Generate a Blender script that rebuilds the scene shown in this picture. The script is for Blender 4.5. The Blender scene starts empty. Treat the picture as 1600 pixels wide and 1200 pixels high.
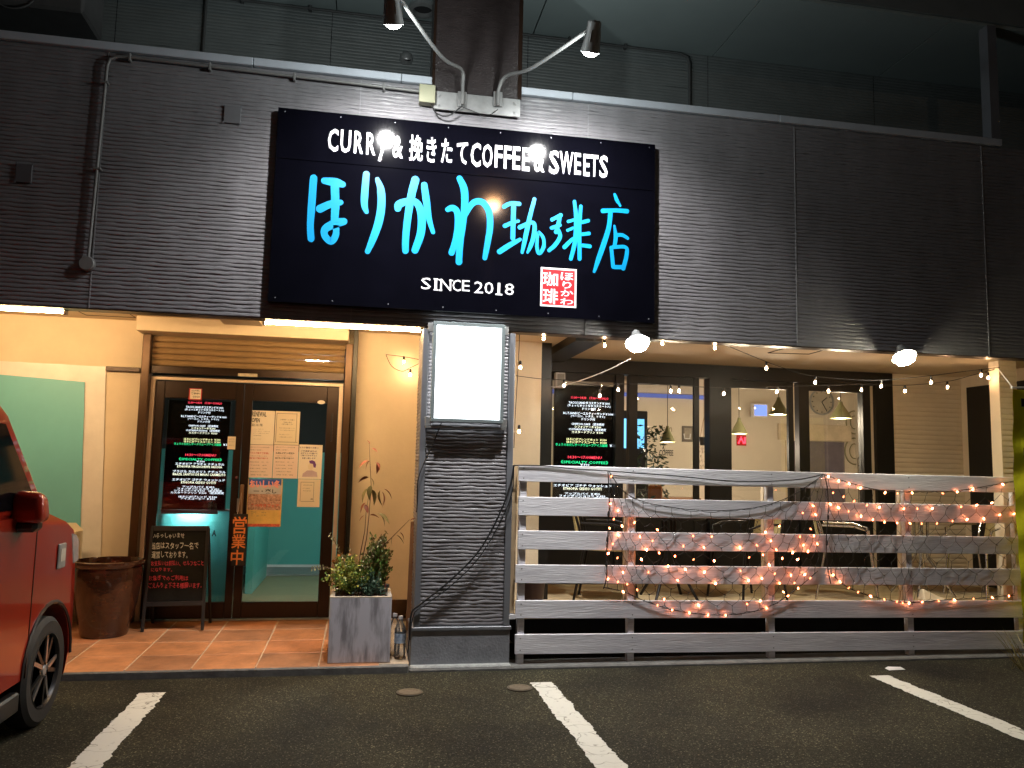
import bpy, bmesh, math, random
from mathutils import Vector, Matrix
from mathutils import noise as mnoise
random.seed(7)
sc = bpy.context.scene
col = sc.collection
PI = math.pi

# ------------------------------------------------------------------ camera
FPX, YAW, PITCH, ROLL = 1251.22, math.radians(10.378), math.radians(6.005), math.radians(1.273)
CAM = Vector((0.0, -5.938, 1.448))
cy_, sy_, cp_, sp_ = math.cos(YAW), math.sin(YAW), math.cos(PITCH), math.sin(PITCH)
FW = Vector((sy_*cp_, cy_*cp_, sp_)); RT = Vector((cy_, -sy_, 0)); UP = RT.cross(FW)
RT, UP = RT*math.cos(ROLL)+UP*math.sin(ROLL), UP*math.cos(ROLL)-RT*math.sin(ROLL)
cd = bpy.data.cameras.new('camera'); cam = bpy.data.objects.new('camera', cd); col.objects.link(cam)
cd.sensor_width = 36; cd.lens = 36*FPX/1600; cd.clip_start = .05; cd.clip_end = 1500
cam.matrix_world = Matrix(((RT.x, UP.x, -FW.x, CAM.x), (RT.y, UP.y, -FW.y, CAM.y), (RT.z, UP.z, -FW.z, CAM.z), (0, 0, 0, 1)))
sc.camera = cam
# ------------------------------------------------------------------ world, night sky, added night glow
w = bpy.data.worlds.new('World'); sc.world = w; w.use_nodes = True
nt = w.node_tree; bg = nt.nodes['Background']
sky = nt.nodes.new('ShaderNodeTexSky'); sky.sky_type = 'NISHITA'; sky.sun_disc = False
sky.sun_elevation = math.radians(-3); sky.sun_rotation = math.radians(200)
nt.links.new(sky.outputs[0], bg.inputs[0]); bg.inputs[1].default_value = .05
sd = bpy.data.lights.new('night_glow', 'SUN'); sd.energy = .015; sd.angle = math.radians(10); sd.color = (.8, .88, 1)  # weak bluish sun lamp, added as a general night glow
so = bpy.data.objects.new('night_glow', sd); col.objects.link(so); so.rotation_euler = (math.radians(50), 0, math.radians(-20))
# ------------------------------------------------------------------ exposure
vs = sc.view_settings; vs.view_transform = 'Standard'; vs.look = 'None'; vs.exposure = 0; vs.gamma = 1
sc.cycles.use_denoising = True
sc.cycles.max_bounces = 8; sc.cycles.diffuse_bounces = 3; sc.cycles.glossy_bounces = 3
sc.cycles.transparent_max_bounces = 12; sc.cycles.transmission_bounces = 4
sc.cycles.sample_clamp_indirect = 4; sc.cycles.caustics_reflective = False; sc.cycles.caustics_refractive = False

# ================================================================== helpers
def ray(x, y): return FW + RT*((x-800)/FPX) + UP*((600-y)/FPX)
def P(x, y, Y):                     # point on the upright plane Y seen at photo pixel x, y
    d = ray(x, y); return CAM + d*((Y-CAM.y)/d.y)
def PZ(x, y, Z):
    d = ray(x, y); return CAM + d*((Z-CAM.z)/d.z)

class MB:
    def __init__(s): s.v = []; s.f = []
    def add(s, vs_, fs):
        n = len(s.v); s.v += [tuple(v) for v in vs_]; s.f += [tuple(i+n for i in f) for f in fs]; return s
    def box(s, x0, x1, y0, y1, z0, z1):
        return s.add([(x0,y0,z0),(x1,y0,z0),(x1,y1,z0),(x0,y1,z0),(x0,y0,z1),(x1,y0,z1),(x1,y1,z1),(x0,y1,z1)],
                     [(0,3,2,1),(4,5,6,7),(0,1,5,4),(1,2,6,5),(2,3,7,6),(3,0,4,7)])
    def hexa(s, a, b):              # two quads (lists of 4 points) joined to a solid
        return s.add(list(a)+list(b), [(0,3,2,1),(4,5,6,7),(0,1,5,4),(1,2,6,5),(2,3,7,6),(3,0,4,7)])
    def tube(s, pts, r, n=6, cap=True, closed=False):
        pts = [Vector(p) for p in pts]; m = len(pts); rr = r if isinstance(r, (list, tuple)) else [r]*m
        vs_ = []; fs = []; ref = None
        for i, p in enumerate(pts):
            if closed: t = pts[(i+1) % m]-pts[i-1]
            else: t = pts[min(i+1, m-1)]-pts[max(i-1, 0)]
            if t.length < 1e-9: t = Vector((0,0,1))
            t.normalize()
            if ref is None: ref = Vector((0,0,1)) if abs(t.z) < .9 else Vector((1,0,0))
            u = ref-t*ref.dot(t)
            if u.length < 1e-6: u = t.orthogonal()
            u.normalize(); ref = u; q = t.cross(u)
            for k in range(n):
                a = 2*PI*k/n; vs_.append(p+(u*math.cos(a)+q*math.sin(a))*rr[i])
        for i in range(m if closed else m-1):
            j = (i+1) % m
            for k in range(n):
                k2 = (k+1) % n; fs.append((i*n+k, i*n+k2, j*n+k2, j*n+k))
        if cap and not closed: fs.append(tuple(range(n))[::-1]); fs.append(tuple((m-1)*n+k for k in range(n)))
        return s.add(vs_, fs)
    def lathe(s, prof, n=24, c=(0,0,0), M3=None):
        vs_ = []; fs = []; m = len(prof); c = Vector(c)
        for r, z in prof:
            for k in range(n):
                a = 2*PI*k/n; p = Vector((r*math.cos(a), r*math.sin(a), z))
                if M3: p = M3 @ p
                vs_.append(p+c)
        for i in range(m-1):
            for k in range(n):
                k2 = (k+1) % n; fs.append((i*n+k, i*n+k2, (i+1)*n+k2, (i+1)*n+k))
        if prof[0][0] > 1e-6 and m > 2: fs.append(tuple(range(n))[::-1])
        if prof[-1][0] > 1e-6 and m > 2: fs.append(tuple((m-1)*n+k for k in range(n)))
        return s.add(vs_, fs)
    def prism(s, poly, d):          # poly: list of 3-D points; d: extrusion vector
        m = len(poly); d = Vector(d); a = [Vector(p) for p in poly]
        return s.add(a+[p+d for p in a], [tuple(range(m))[::-1], tuple(range(m, 2*m))]+[(i, (i+1) % m, m+(i+1) % m, m+i) for i in range(m)])
    def build(s, name, mat, parent=None, smooth=False, bevel=0, seg=1, local=False):
        me = bpy.data.meshes.new(name)
        off = Vector((0,0,0)) if (local or parent is None) else wloc(parent)
        me.from_pydata([tuple(Vector(v)-off) for v in s.v], [], s.f)
        bm = bmesh.new(); bm.from_mesh(me)
        bmesh.ops.remove_doubles(bm, verts=bm.verts, dist=1e-5)
        bmesh.ops.recalc_face_normals(bm, faces=bm.faces)
        if bevel:
            es = [e for e in bm.edges if len(e.link_faces) == 2 and e.calc_face_angle(0) > .6]
            if es: bmesh.ops.bevel(bm, geom=es, offset=bevel, segments=seg, affect='EDGES', profile=.5, clamp_overlap=True)
        bm.to_mesh(me); bm.free()
        if smooth:
            for p in me.polygons: p.use_smooth = True
            if smooth != 'all':
                me.set_sharp_from_angle(angle=math.radians(40))
        me.materials.append(mat)
        o = bpy.data.objects.new(name, me); col.objects.link(o)
        if parent: o.parent = parent
        return o
def wloc(o):
    l = Vector(o.location)
    while o.parent: o = o.parent; l += Vector(o.location)
    return l
def thing(name, label, cat, loc=(0,0,0), rz=0, group=None):
    o = bpy.data.objects.new(name, None); col.objects.link(o); o.location = loc; o.rotation_euler = (0, 0, rz)
    o.empty_display_size = .1
    return tag(o, label, cat, group)
def tag(o, label, cat, group=None):
    o['label'] = label; o['category'] = cat
    if group: o['group'] = group
    return o
def struct(o): o['kind'] = 'structure'; return o
def stuff(o): o['kind'] = 'stuff'; return o
def bx(name, mat, parent, x0, x1, y0, y1, z0, z1, bevel=0):
    return MB().box(min(x0,x1), max(x0,x1), y0, y1, min(z0,z1), max(z0,z1)).build(name, mat, parent, bevel=bevel)
def share(o, parent, loc=(0,0,0), name=None):   # another object with the same mesh
    c = o.copy(); col.objects.link(c); c.parent = parent; c.location = loc
    if name: c.name = name
    return c
def copy_tree(o, parent=None):
    c = o.copy(); col.objects.link(c); c.parent = parent
    for ch in list(o.children): copy_tree(ch, c)
    return c

# ------------------------------------------------------------------ materials
def nodes(name):
    m = bpy.data.materials.new(name); m.use_nodes = True
    t = m.node_tree; return m, t, t.nodes['Principled BSDF']
def M(name, c, rough=.6, metal=0, var=.15, scale=6, bump=0, bscale=60, spec=.5, coat=0, stretch=None, var2=None):
    m, t, b = nodes(name)
    b.inputs['Roughness'].default_value = rough; b.inputs['Metallic'].default_value = metal
    b.inputs['Specular IOR Level'].default_value = spec
    if coat: b.inputs['Coat Weight'].default_value = coat; b.inputs['Coat Roughness'].default_value = .03
    tc = t.nodes.new('ShaderNodeTexCoord'); mp = t.nodes.new('ShaderNodeMapping'); t.links.new(tc.outputs['Object'], mp.inputs[0])
    if stretch: mp.inputs['Scale'].default_value = stretch
    n = t.nodes.new('ShaderNodeTexNoise'); n.inputs['Scale'].default_value = scale; n.inputs['Detail'].default_value = 6; n.inputs['Roughness'].default_value = .65
    t.links.new(mp.outputs[0], n.inputs['Vector'])
    r = t.nodes.new('ShaderNodeValToRGB'); r.color_ramp.elements[0].position = .3; r.color_ramp.elements[1].position = .7
    a = tuple(max(0, x*(1-var)) for x in c)+(1,); d = (tuple(min(1, x*(1+var)) for x in c) if var2 is None else var2)+(1,)
    r.color_ramp.elements[0].color = a; r.color_ramp.elements[1].color = d
    t.links.new(n.outputs['Fac'], r.inputs[0]); t.links.new(r.outputs[0], b.inputs['Base Color'])
    if bump:
        n2 = t.nodes.new('ShaderNodeTexNoise'); n2.inputs['Scale'].default_value = bscale; n2.inputs['Detail'].default_value = 4
        t.links.new(mp.outputs[0], n2.inputs['Vector'])
        bp = t.nodes.new('ShaderNodeBump'); bp.inputs['Strength'].default_value = bump; bp.inputs['Distance'].default_value = .01
        t.links.new(n2.outputs['Fac'], bp.inputs['Height']); t.links.new(bp.outputs[0], b.inputs['Normal'])
    return m
def EM(name, c, s):
    m = bpy.data.materials.new(name); m.use_nodes = True; t = m.node_tree; t.nodes.clear()
    e = t.nodes.new('ShaderNodeEmission'); o = t.nodes.new('ShaderNodeOutputMaterial')
    e.inputs[0].default_value = tuple(c)+(1,); e.inputs[1].default_value = s; t.links.new(e.outputs[0], o.inputs[0]); return m
def GL(name, tint=(1,1,1), rough=.0, ior=1.5, base=.0):
    m = bpy.data.materials.new(name); m.use_nodes = True; t = m.node_tree; t.nodes.clear()
    tr = t.nodes.new('ShaderNodeBsdfTransparent'); g = t.nodes.new('ShaderNodeBsdfGlossy'); mx = t.nodes.new('ShaderNodeMixShader'); o = t.nodes.new('ShaderNodeOutputMaterial')
    fr = t.nodes.new('ShaderNodeFresnel'); fr.inputs[0].default_value = ior
    tr.inputs[0].default_value = tuple(tint)+(1,); g.inputs['Roughness'].default_value = rough
    t.links.new(fr.outputs[0], mx.inputs[0]); t.links.new(tr.outputs[0], mx.inputs[1]); t.links.new(g.outputs[0], mx.inputs[2]); t.links.new(mx.outputs[0], o.inputs[0]); return m

m_siding = M('siding_charcoal', (.2,.195,.205), .36, 0, .2, 2.2, .15, 90, spec=.5, stretch=(1,1,.3))
m_siding_up = M('siding_upper_grey', (.16,.18,.18), .5, 0, .12, 3, .1, 80)
m_back = M('backing_dark', (.02,.02,.022), .8)
m_trim = M('trim_grey_metal', (.2,.21,.23), .45, .3, .08)
m_coping = M('coping_pale_metal', (.55,.6,.66), .35, .2, .08, 5)
m_pillar = M('pillar_brown', (.028,.022,.022), .32, 0, .3, 10, .5, 30, stretch=(1,1,6))
m_ceil2 = M('balcony_ceiling', (.27,.33,.33), .6, 0, .05, 2)
m_conc = M('plinth_concrete', (.24,.25,.27), .85, 0, .18, 5, .3, 60)
m_kerb = M('kerb_concrete', (.13,.13,.125), .9, 0, .3, 8, .5, 50)
m_cream = M('wall_cream', (.72,.6,.44), .75, 0, .06, 3, .08, 40)
m_creamsoff = M('soffit_cream', (.7,.58,.42), .7, 0, .06, 2)
m_patiowall = M('patio_wall_cream', (.68,.58,.42), .75, 0, .06, 3, .1, 50)
m_brown = M('bronze_aluminium', (.026,.014,.009), .35, .5, .15, 4)
m_brown2 = M('bronze_guide', (.07,.036,.016), .35, .5, .15, 4)
m_darkwin = M('dark_window_frame', (.009,.009,.008), .4, .2, .15, 4)
m_shut = M('shutter_slat_tan', (.36,.24,.12), .45, .3, .1, 5)
m_sheet = M('vinyl_sheet_cream', (.78,.74,.7), .35, 0, .08, 4, .25, 6)
m_teal = M('teal_sheet', (.17,.5,.55), .45, 0, .06, 2, .1, 5)
m_tealwall = M('teal_wall', (.1,.42,.4), .5, 0, .05, 2)
m_grout = M('grout', (.5,.38,.26), .9, 0, .2, 30)
m_tiles = [M('terracotta_%s' % n, c, .5, 0, .38, 4, .3, 30) for n, c in (('a',(.42,.17,.07)),('b',(.36,.14,.06)),('c',(.46,.2,.085)),('d',(.33,.15,.07)))]
m_white = M('white_paint', (.72,.72,.74), .5, 0, .08, 4)
m_offwhite = M('offwhite_interior', (.7,.62,.5), .7, 0, .04, 3)
m_black = M('black_rubber', (.012,.012,.013), .5, 0, .2, 10)
m_blackgloss = M('gloss_black', (.002,.002,.004), .07, 0, .2, 4)
m_steel = M('galvanised_steel', (.38,.39,.39), .4, .6, .15, 14)
m_armmetal = M('lamp_arm_paint', (.2,.2,.195), .5, .2, .12, 12)
m_chrome = M('aluminium_tube', (.65,.64,.62), .25, 1, .05)
m_floorolive = M('vestibule_floor', (.2,.17,.09), .4, 0, .1, 6)
m_deck = M('deck_boards', (.48,.36,.2), .6, 0, .25, 4, .2, 30, stretch=(1,8,8))
m_glass = GL('window_glass', (.93,.95,.94))
m_glassd = GL('door_glass', (.86,.88,.87))

# asphalt
def asphalt():
    m, t, b = nodes('asphalt'); b.inputs['Roughness'].default_value = .8; b.inputs['Specular IOR Level'].default_value = .15
    tc = t.nodes.new('ShaderNodeTexCoord')
    v = t.nodes.new('ShaderNodeTexVoronoi'); v.inputs['Scale'].default_value = 170; t.links.new(tc.outputs['Object'], v.inputs['Vector'])
    n = t.nodes.new('ShaderNodeTexNoise'); n.inputs['Scale'].default_value = 1.1; n.inputs['Detail'].default_value = 8; t.links.new(tc.outputs['Object'], n.inputs['Vector'])
    sep = t.nodes.new('ShaderNodeSeparateColor'); t.links.new(v.outputs['Color'], sep.inputs[0])
    r = t.nodes.new('ShaderNodeValToRGB'); e = r.color_ramp.elements
    e[0].position = 0; e[0].color = (.01,.01,.008,1); e[1].position = .7; e[1].color = (.036,.035,.027,1)
    x = r.color_ramp.elements.new(.93); x.color = (.06,.058,.046,1); x = r.color_ramp.elements.new(.99); x.color = (.2,.19,.16,1)
    t.links.new(sep.outputs[0], r.inputs[0])
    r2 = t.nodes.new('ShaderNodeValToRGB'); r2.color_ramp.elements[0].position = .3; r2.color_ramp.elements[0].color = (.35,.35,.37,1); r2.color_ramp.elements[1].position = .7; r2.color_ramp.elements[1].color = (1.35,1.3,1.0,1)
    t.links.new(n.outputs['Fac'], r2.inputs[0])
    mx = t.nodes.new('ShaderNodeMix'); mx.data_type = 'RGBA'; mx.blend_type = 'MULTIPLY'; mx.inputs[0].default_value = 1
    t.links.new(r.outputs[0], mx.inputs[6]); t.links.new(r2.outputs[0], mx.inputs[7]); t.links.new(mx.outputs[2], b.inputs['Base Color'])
    bp = t.nodes.new('ShaderNodeBump'); bp.inputs['Strength'].default_value = 1; bp.inputs['Distance'].default_value = .006
    t.links.new(sep.outputs[1], bp.inputs['Height']); t.links.new(bp.outputs[0], b.inputs['Normal'])
    return m
m_asph = asphalt()
def lineMat():
    m, t, b = nodes('road_paint'); b.inputs['Roughness'].default_value = .6
    tc = t.nodes.new('ShaderNodeTexCoord')
    n = t.nodes.new('ShaderNodeTexNoise'); n.inputs['Scale'].default_value = 22; n.inputs['Detail'].default_value = 9; n.inputs['Roughness'].default_value = .7; t.links.new(tc.outputs['Object'], n.inputs['Vector'])
    r = t.nodes.new('ShaderNodeValToRGB'); e = r.color_ramp.elements; e[0].position = .27; e[0].color = (.1,.095,.085,1); e[1].position = .42; e[1].color = (.6,.6,.55,1)
    t.links.new(n.outputs['Fac'], r.inputs[0])
    n3 = t.nodes.new('ShaderNodeTexNoise'); n3.inputs['Scale'].default_value = 7; t.links.new(tc.outputs['Object'], n3.inputs['Vector'])
    ad = t.nodes.new('ShaderNodeMix'); ad.data_type = 'RGBA'; ad.blend_type = 'LINEAR_LIGHT'; ad.inputs[0].default_value = .16
    t.links.new(tc.outputs['Object'], ad.inputs[6]); t.links.new(n3.outputs['Color'], ad.inputs[7])
    v = t.nodes.new('ShaderNodeTexVoronoi'); v.feature = 'DISTANCE_TO_EDGE'; v.inputs['Scale'].default_value = 3.4; mpv = t.nodes.new('ShaderNodeMapping'); mpv.inputs['Scale'].default_value = (.35,1,1); t.links.new(ad.outputs[2], mpv.inputs[0]); t.links.new(mpv.outputs[0], v.inputs['Vector'])
    r2 = t.nodes.new('ShaderNodeValToRGB'); e = r2.color_ramp.elements; e[0].position = .003; e[0].color = (.3,.29,.26,1); e[1].position = .012; e[1].color = (1,1,1,1)
    t.links.new(v.outputs['Distance'], r2.inputs[0])
    mx = t.nodes.new('ShaderNodeMix'); mx.data_type = 'RGBA'; mx.blend_type = 'MULTIPLY'; mx.inputs[0].default_value = 1
    t.links.new(r.outputs[0], mx.inputs[6]); t.links.new(r2.outputs[0], mx.inputs[7]); t.links.new(mx.outputs[2], b.inputs['Base Color'])
    return m
m_line = lineMat()

# ------------------------------------------------------------------ lettering
def glyph(s, bold=0, res=2):
    c = bpy.data.curves.new('t', 'FONT'); c.body = s; c.size = 1; c.offset = bold; c.resolution_u = res
    o = bpy.data.objects.new('t', c); col.objects.link(o); bpy.context.view_layer.update()
    me = bpy.data.meshes.new_from_object(o); bpy.data.objects.remove(o); bpy.data.curves.remove(c)
    vs_ = [(v.co.x, v.co.y) for v in me.vertices]; fs = [tuple(p.vertices) for p in me.polygons]; bpy.data.meshes.remove(me)
    return vs_, fs
def fit(name, s, mat, parent, x0, x1, z0, z1, y, bold=0, res=2, shear=0):
    """a glyph or line of print stretched into the rectangle x0..x1, z0..z1 on the upright plane y"""
    vs_, fs = glyph(s, bold, res)
    if not vs_: return None
    ax = min(v[0] for v in vs_); bx_ = max(v[0] for v in vs_); az = min(v[1] for v in vs_); bz = max(v[1] for v in vs_)
    sx = (x1-x0)/max(bx_-ax, 1e-6); sz = (z1-z0)/max(bz-az, 1e-6)
    off = wloc(parent)
    me = bpy.data.meshes.new(name)
    me.from_pydata([(x0+(v[0]-ax)*sx+shear*(v[1]-az)*sz-off.x, y-off.y, z0+(v[1]-az)*sz-off.z) for v in vs_], [], fs)
    me.materials.append(mat); o = bpy.data.objects.new(name, me); col.objects.link(o); o.parent = parent; return o
def fitpx(name, s, mat, parent, px0, px1, py0, py1, Y, bold=0, dy=0, res=2):
    cx, cy = (px0+px1)/2, (py0+py1)/2
    return fit(name, s, mat, parent, P(px0, cy, Y).x, P(px1, cy, Y).x, P(cx, py1, Y).z, P(cx, py0, Y).z, Y+dy, bold, res)
def brush(name, strokes, mat, parent, tf, Y, scale):
    """brush strokes: lists of (x, y, width) in tracing units -> one flat character on plane Y"""
    mb = MB(); off = Vector((0,0,0))
    for si, st in enumerate(strokes):
        pts = []
        for i in range(len(st)-1):
            a = st[max(i-1, 0)]; b = st[i]; c = st[i+1]; d = st[min(i+2, len(st)-1)]
            for k in range(6):
                t = k/6; q = []
                for j in range(3):
                    q.append(.5*(2*b[j]+(c[j]-a[j])*t+(2*a[j]-5*b[j]+4*c[j]-d[j])*t*t+(3*b[j]-a[j]-3*c[j]+d[j])*t**3))
                pts.append(q)
        pts.append(list(st[-1]))
        W = []
        for q in pts:
            p = P(*tf(q[0], q[1]), Y); W.append((p.x, p.z, q[2]*scale/2))
        L = []; R_ = []
        n = len(W)
        for i, (x, z, r) in enumerate(W):
            a = W[max(i-1, 0)]; b = W[min(i+1, n-1)]; dx, dz = b[0]-a[0], b[1]-a[1]; l = math.hypot(dx, dz) or 1; nx, nz = -dz/l, dx/l
            L.append((x+nx*r, z+nz*r)); R_.append((x-nx*r, z-nz*r))
        yy = Y-.0004*si
        vs_ = []; fs = []
        for a, b in zip(L, R_): vs_ += [(a[0], yy, a[1]), (b[0], yy, b[1])]
        for i in range(n-1): fs.append((2*i, 2*i+1, 2*i+3, 2*i+2))
        mb.add(vs_, fs)
        for (idx, e) in ((0, 1), (n-1, n-2)):
            x, z, r = W[idx]; dx, dz = x-W[e][0], z-W[e][1]; a0 = math.atan2(dz, dx)
            mb.add([(x, yy-.0002, z)]+[(x+r*math.cos(a0-PI/2+PI*k/8)*1.0, yy-.0002, z+r*math.sin(a0-PI/2+PI*k/8)) for k in range(9)], [(0, k, k+1) for k in range(1, 9)])
    return mb.build(name, mat, parent)

# ================================================================== GROUND
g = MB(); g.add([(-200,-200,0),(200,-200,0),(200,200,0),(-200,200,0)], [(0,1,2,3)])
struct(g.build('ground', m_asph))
def ragged_line(xc, y0, y1, wd, seed):
    rnd = random.Random(seed); mb = MB(); n = int((y0-y1)/.012); vs_ = []; fs = []
    l = r = 0
    for i in range(n+1):
        y = y0-(y0-y1)*i/n
        l = .75*l+rnd.uniform(-.006,.006); r = .75*r+rnd.uniform(-.006,.006)
        vs_ += [(xc-wd/2+l, y, .004), (xc+wd/2+r, y, .004)]
        if i: fs.append((2*i-2, 2*i-1, 2*i+1, 2*i))
    mb.add(vs_, fs); return struct(mb.build('parking_line', m_line))
for i, xc in enumerate((-1.232, 1.256, 3.759, -3.73, 6.26)):
    ragged_line(xc, -.44 if i != 2 else -.5, -5.2, .155, i+3)
# kerb and slabs
struct(bx('kerb', m_kerb, None, -6, .375, -.1, -.04, -.1, .052, .008))
struct(bx('kerb_strip', m_kerb, None, .378, 8, -.085, .15, -.1, .022, .01))
def valve(px, py, label):
    p = PZ(px, py, 0); t = thing('valve_cover', label, 'valve cover', (p.x, p.y, 0))
    mb = MB(); mb.lathe([(.0,.0),(.085,.0),(.085,.008),(.0,.008)], 28, p); mb.build('rim', M('valve_rim', (.09,.08,.06), .6, .4), t)
    mb = MB(); mb.lathe([(.0,.008),(.07,.008),(.07,.0105),(.055,.0105),(.055,.0095),(.0,.0095)], 28, p); mb.build('lid', M('valve_lid', (.16,.13,.09), .55, .4, .3, 60), t)
valve(640, 1083, 'small round iron valve cover in the asphalt before the grey planter')
valve(812, 1076, 'small round iron valve cover beside the head of the middle parking line')

# ================================================================== THE BUILDING
B = thing('cafe_building', 'two storey cafe building clad in charcoal ribbed siding with a recessed entrance and patio', 'building')
def ribbed(name, mat, parent, x0, x1, z0, z1, y, period=.03, depth=.0052, wav=.8, dx=.03, axis='y', seed=0):
    """horizontally ribbed cladding board; relief points to -y (or -x)"""
    mb = MB(); nr = max(1, round((z1-z0)/period)); per = (z1-z0)/nr; nx = max(1, int((x1-x0)/dx))
    prof = ((.0,.0),(.07,.85),(.3,1.),(.8,.7),(.95,.05))
    rows = []
    for r in range(nr):
        for f, d in prof: rows.append((r, f, d))
    rows.append((nr-1, 1., 0.))
    vs_ = []; fs = []
    for (r, f, d) in rows:
        for i in range(nx+1):
            x = x0+(x1-x0)*i/nx
            nz = mnoise.noise((x*9+seed, r*1.7, 3.1)); n2 = mnoise.noise((x*4.2, r*2.9+seed, 8.))
            n3 = mnoise.noise((x*22., r*3.3+f*1.5, 1.+seed))
            z = z0+(r+f)*per+(nz*.42*wav+n3*.15)*per*(1 if 0 < f < 1 else 0)*(0 if (r == 0 and f < .2) else 1)
            dd = depth*d*(1+.55*n2*wav+.25*n3)+.0016*n3*wav
            vs_.append((x, y-dd, z) if axis == 'y' else (y-dd, x, z))
    W_ = nx+1
    for j in range(len(rows)-1):
        for i in range(nx): fs.append((j*W_+i, j*W_+i+1, (j+1)*W_+i+1, (j+1)*W_+i))
    mb.add(vs_, fs)
    return mb.build(name, mat, parent, smooth='all')
# fascia
FZ0, FZ1 = 2.49, 4.37
bx('fascia_wall', m_back, B, -6, 7.6, .012, .12, FZ0+.004, 4.36)
js = [-6, -5.5, -3.71, -1.92, -.13, 1.66, 3.45, 5.24, 7.6]
for i in range(len(js)-1):
    ribbed('siding_panel', m_siding, B, js[i]+.004, js[i+1]-.004, FZ0, FZ1-.004, .008, seed=i)
for x in js[1:-1]: bx('joint_sealant', M('sealant', (.26,.26,.27), .7), B, x-.0035, x+.0035, -.0005, .0115, FZ0+.002, FZ1-.006)
bx('fascia_bottom_trim', m_brown, B, -6, 7.6, .0, .118, FZ0-.006, FZ0-.001)
# coping
for a, b in ((-6,-3.9),(-3.896,-.92),(-.916,.17),(.174,.41),(1.104,1.52),(1.524,3.3),(3.304,5.43)):
    bx('coping', m_coping, B, a, b, -.028, .2, 4.372, 4.432, .004)
# balcony: floor, back wall, ceiling, storey above
bx('balcony_floor', m_back, B, -6, 7.6, .2, 1.05, 4.2, 4.36)
for i in range(7):
    a = -5.5+1.79*i-.3
    ribbed('upper_siding_panel', m_siding_up, B, a+.003, a+1.787, 4.36, 5.5, 1.05, dx=.12, depth=.005, wav=.3, seed=20+i)
bx('upper_wall', m_back, B, -6, 7.6, 1.06, 1.2, 4.2, 5.52)
for a, b in ((-6,-2.2),(-2.19,-.4),(-.39,1.4),(1.41,3.2),(3.21,5.0),(5.01,7.6)):
    bx('ceiling_panel', m_ceil2, B, a, b, .02, 1.06, 5.5, 5.53)
bx('storey_above', m_siding_up, B, -6, 7.6, .0, .5, 5.535, 9.0)
bx('roof', m_back, B, -6.2, 7.8, -.2, 6.4, 9.0, 9.15)
bx('back_block', m_back, B, -6, 7.6, 6.1, 6.3, 0, 9.0); bx('end_wall', m_back, B, -6.1, -6.0, .0, 6.3, 0, 9.0); bx('end_wall', m_back, B, 7.6, 7.7, .0, 6.3, 0, 9.0)
bx('balcony_post', m_trim, B, 5.35, 5.44, .0, .1, 4.434, 5.5)
# central pillar of the upper storey
pl = bx('pillar', m_pillar, B, .408, 1.102, -.03, .3, 4.315, 5.5)
bx('corner_trim', m_brown, pl, 1.075, 1.106, -.034, .05, 4.318, 5.495); bx('corner_trim', m_brown, pl, .404, .425, -.034, .05, 4.318, 5.495)
# column below with light box
cl = bx('column', m_back, B, .415, 1.095, .02, .5, .29, FZ0-.02)
ribbed('column_siding', m_siding, cl, .452, 1.06, .3, FZ0-.018, .018, .026, .0065, .9, .022, seed=50)
ribbed('column_siding', m_siding, cl, .06, .47, .3, FZ0-.018, .413, .026, .0065, .9, .04, axis='x', seed=51)
for a, b in ((.405,.45),(1.062,1.107)): bx('corner_trim', m_trim, cl, a, b, -.008, .06, .3, FZ0-.018, .003)
bx('flashing', m_trim, cl, .385, 1.118, -.022, .5, .272, .297, .003)
bx('plinth', m_conc, cl, .388, 1.11, -.012, .5, 0, .272, .006)
bx('plinth_skirt', M('skirt_mortar', (.3,.31,.3), .9, 0, .3, 20, .4), cl, .384, 1.116, -.075, .0, 0, .036, .01)

# ---- entrance recess
EY, EZ, SZ = 1.5, .09, 2.665
x_shL, x_shR = P(217,700,EY).x, P(537,700,EY).x
bx('entrance_soffit', m_creamsoff, B, -6, 1.2, .12, EY, SZ, SZ+.05)
bx('fascia_inner', m_creamsoff, B, -6, 7.6, .121, .135, FZ0+.01, SZ-.002)
lw = bx('entrance_wall', m_cream, B, -6, x_shL, EY, EY+.12, 0, SZ)
rw = bx('entrance_wall', m_cream, B, x_shR, 1.2, EY, EY+.12, 0, SZ)
bx('baseboard', m_brown2, rw, x_shR+.1, 1.2, EY-.018, EY-.001, EZ, .25, .003)
hw = bx('entrance_wall', m_cream, B, x_shL+.001, x_shR-.001, EY, EY+.12, P(390,535,EY).z, SZ-.001)
# shutter box
sbx0, sbx1 = P(213,500,1.2).x, P(545,520,1.2).x
szb = P(300,520,1.2).z
shb = bx('shutter_box', m_cream, B, sbx0, sbx1, 1.2, EY-.002, szb, SZ-.003, .004)
# shutter guides, slats, bottom bar
zt = szb-.002
for a, b in ((P(219,620,1.4).x, P(232,620,1.4).x), (P(537,620,1.4).x, P(549,620,1.4).x)):
    bx('shutter_guide', m_brown2, B, a, b, 1.36, EY-.002, EZ+.002, zt, .006)
bx('jamb_post', m_darkwin, B, P(549.5,620,1.38).x, P(556,620,1.38).x, 1.3, EY-.002, EZ+.002, SZ-.01)
gx0, gx1 = P(233,620,1.42).x, P(536,620,1.42).x
zb = P(390,577,1.42).z; ns = 5; hgt = (zt-zb)/ns
prof = [(0,.0),(.12,-.012),(.5,-.02),(.86,-.012),(1,.0)]
mb = MB(); vs_ = []
for f, d in prof: vs_ += [(gx0, d, f*hgt*.97), (gx1, d, f*hgt*.97)]
mb.add(vs_, [(2*i, 2*i+1, 2*i+3, 2*i+2) for i in range(4)])
sl = mb.build('shutter_slat', m_shut, B, smooth=True); sl.location = (0, 1.44, zb)
for i in range(1, ns): share(sl, B, (0, 1.44, zb+i*hgt))
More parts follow.
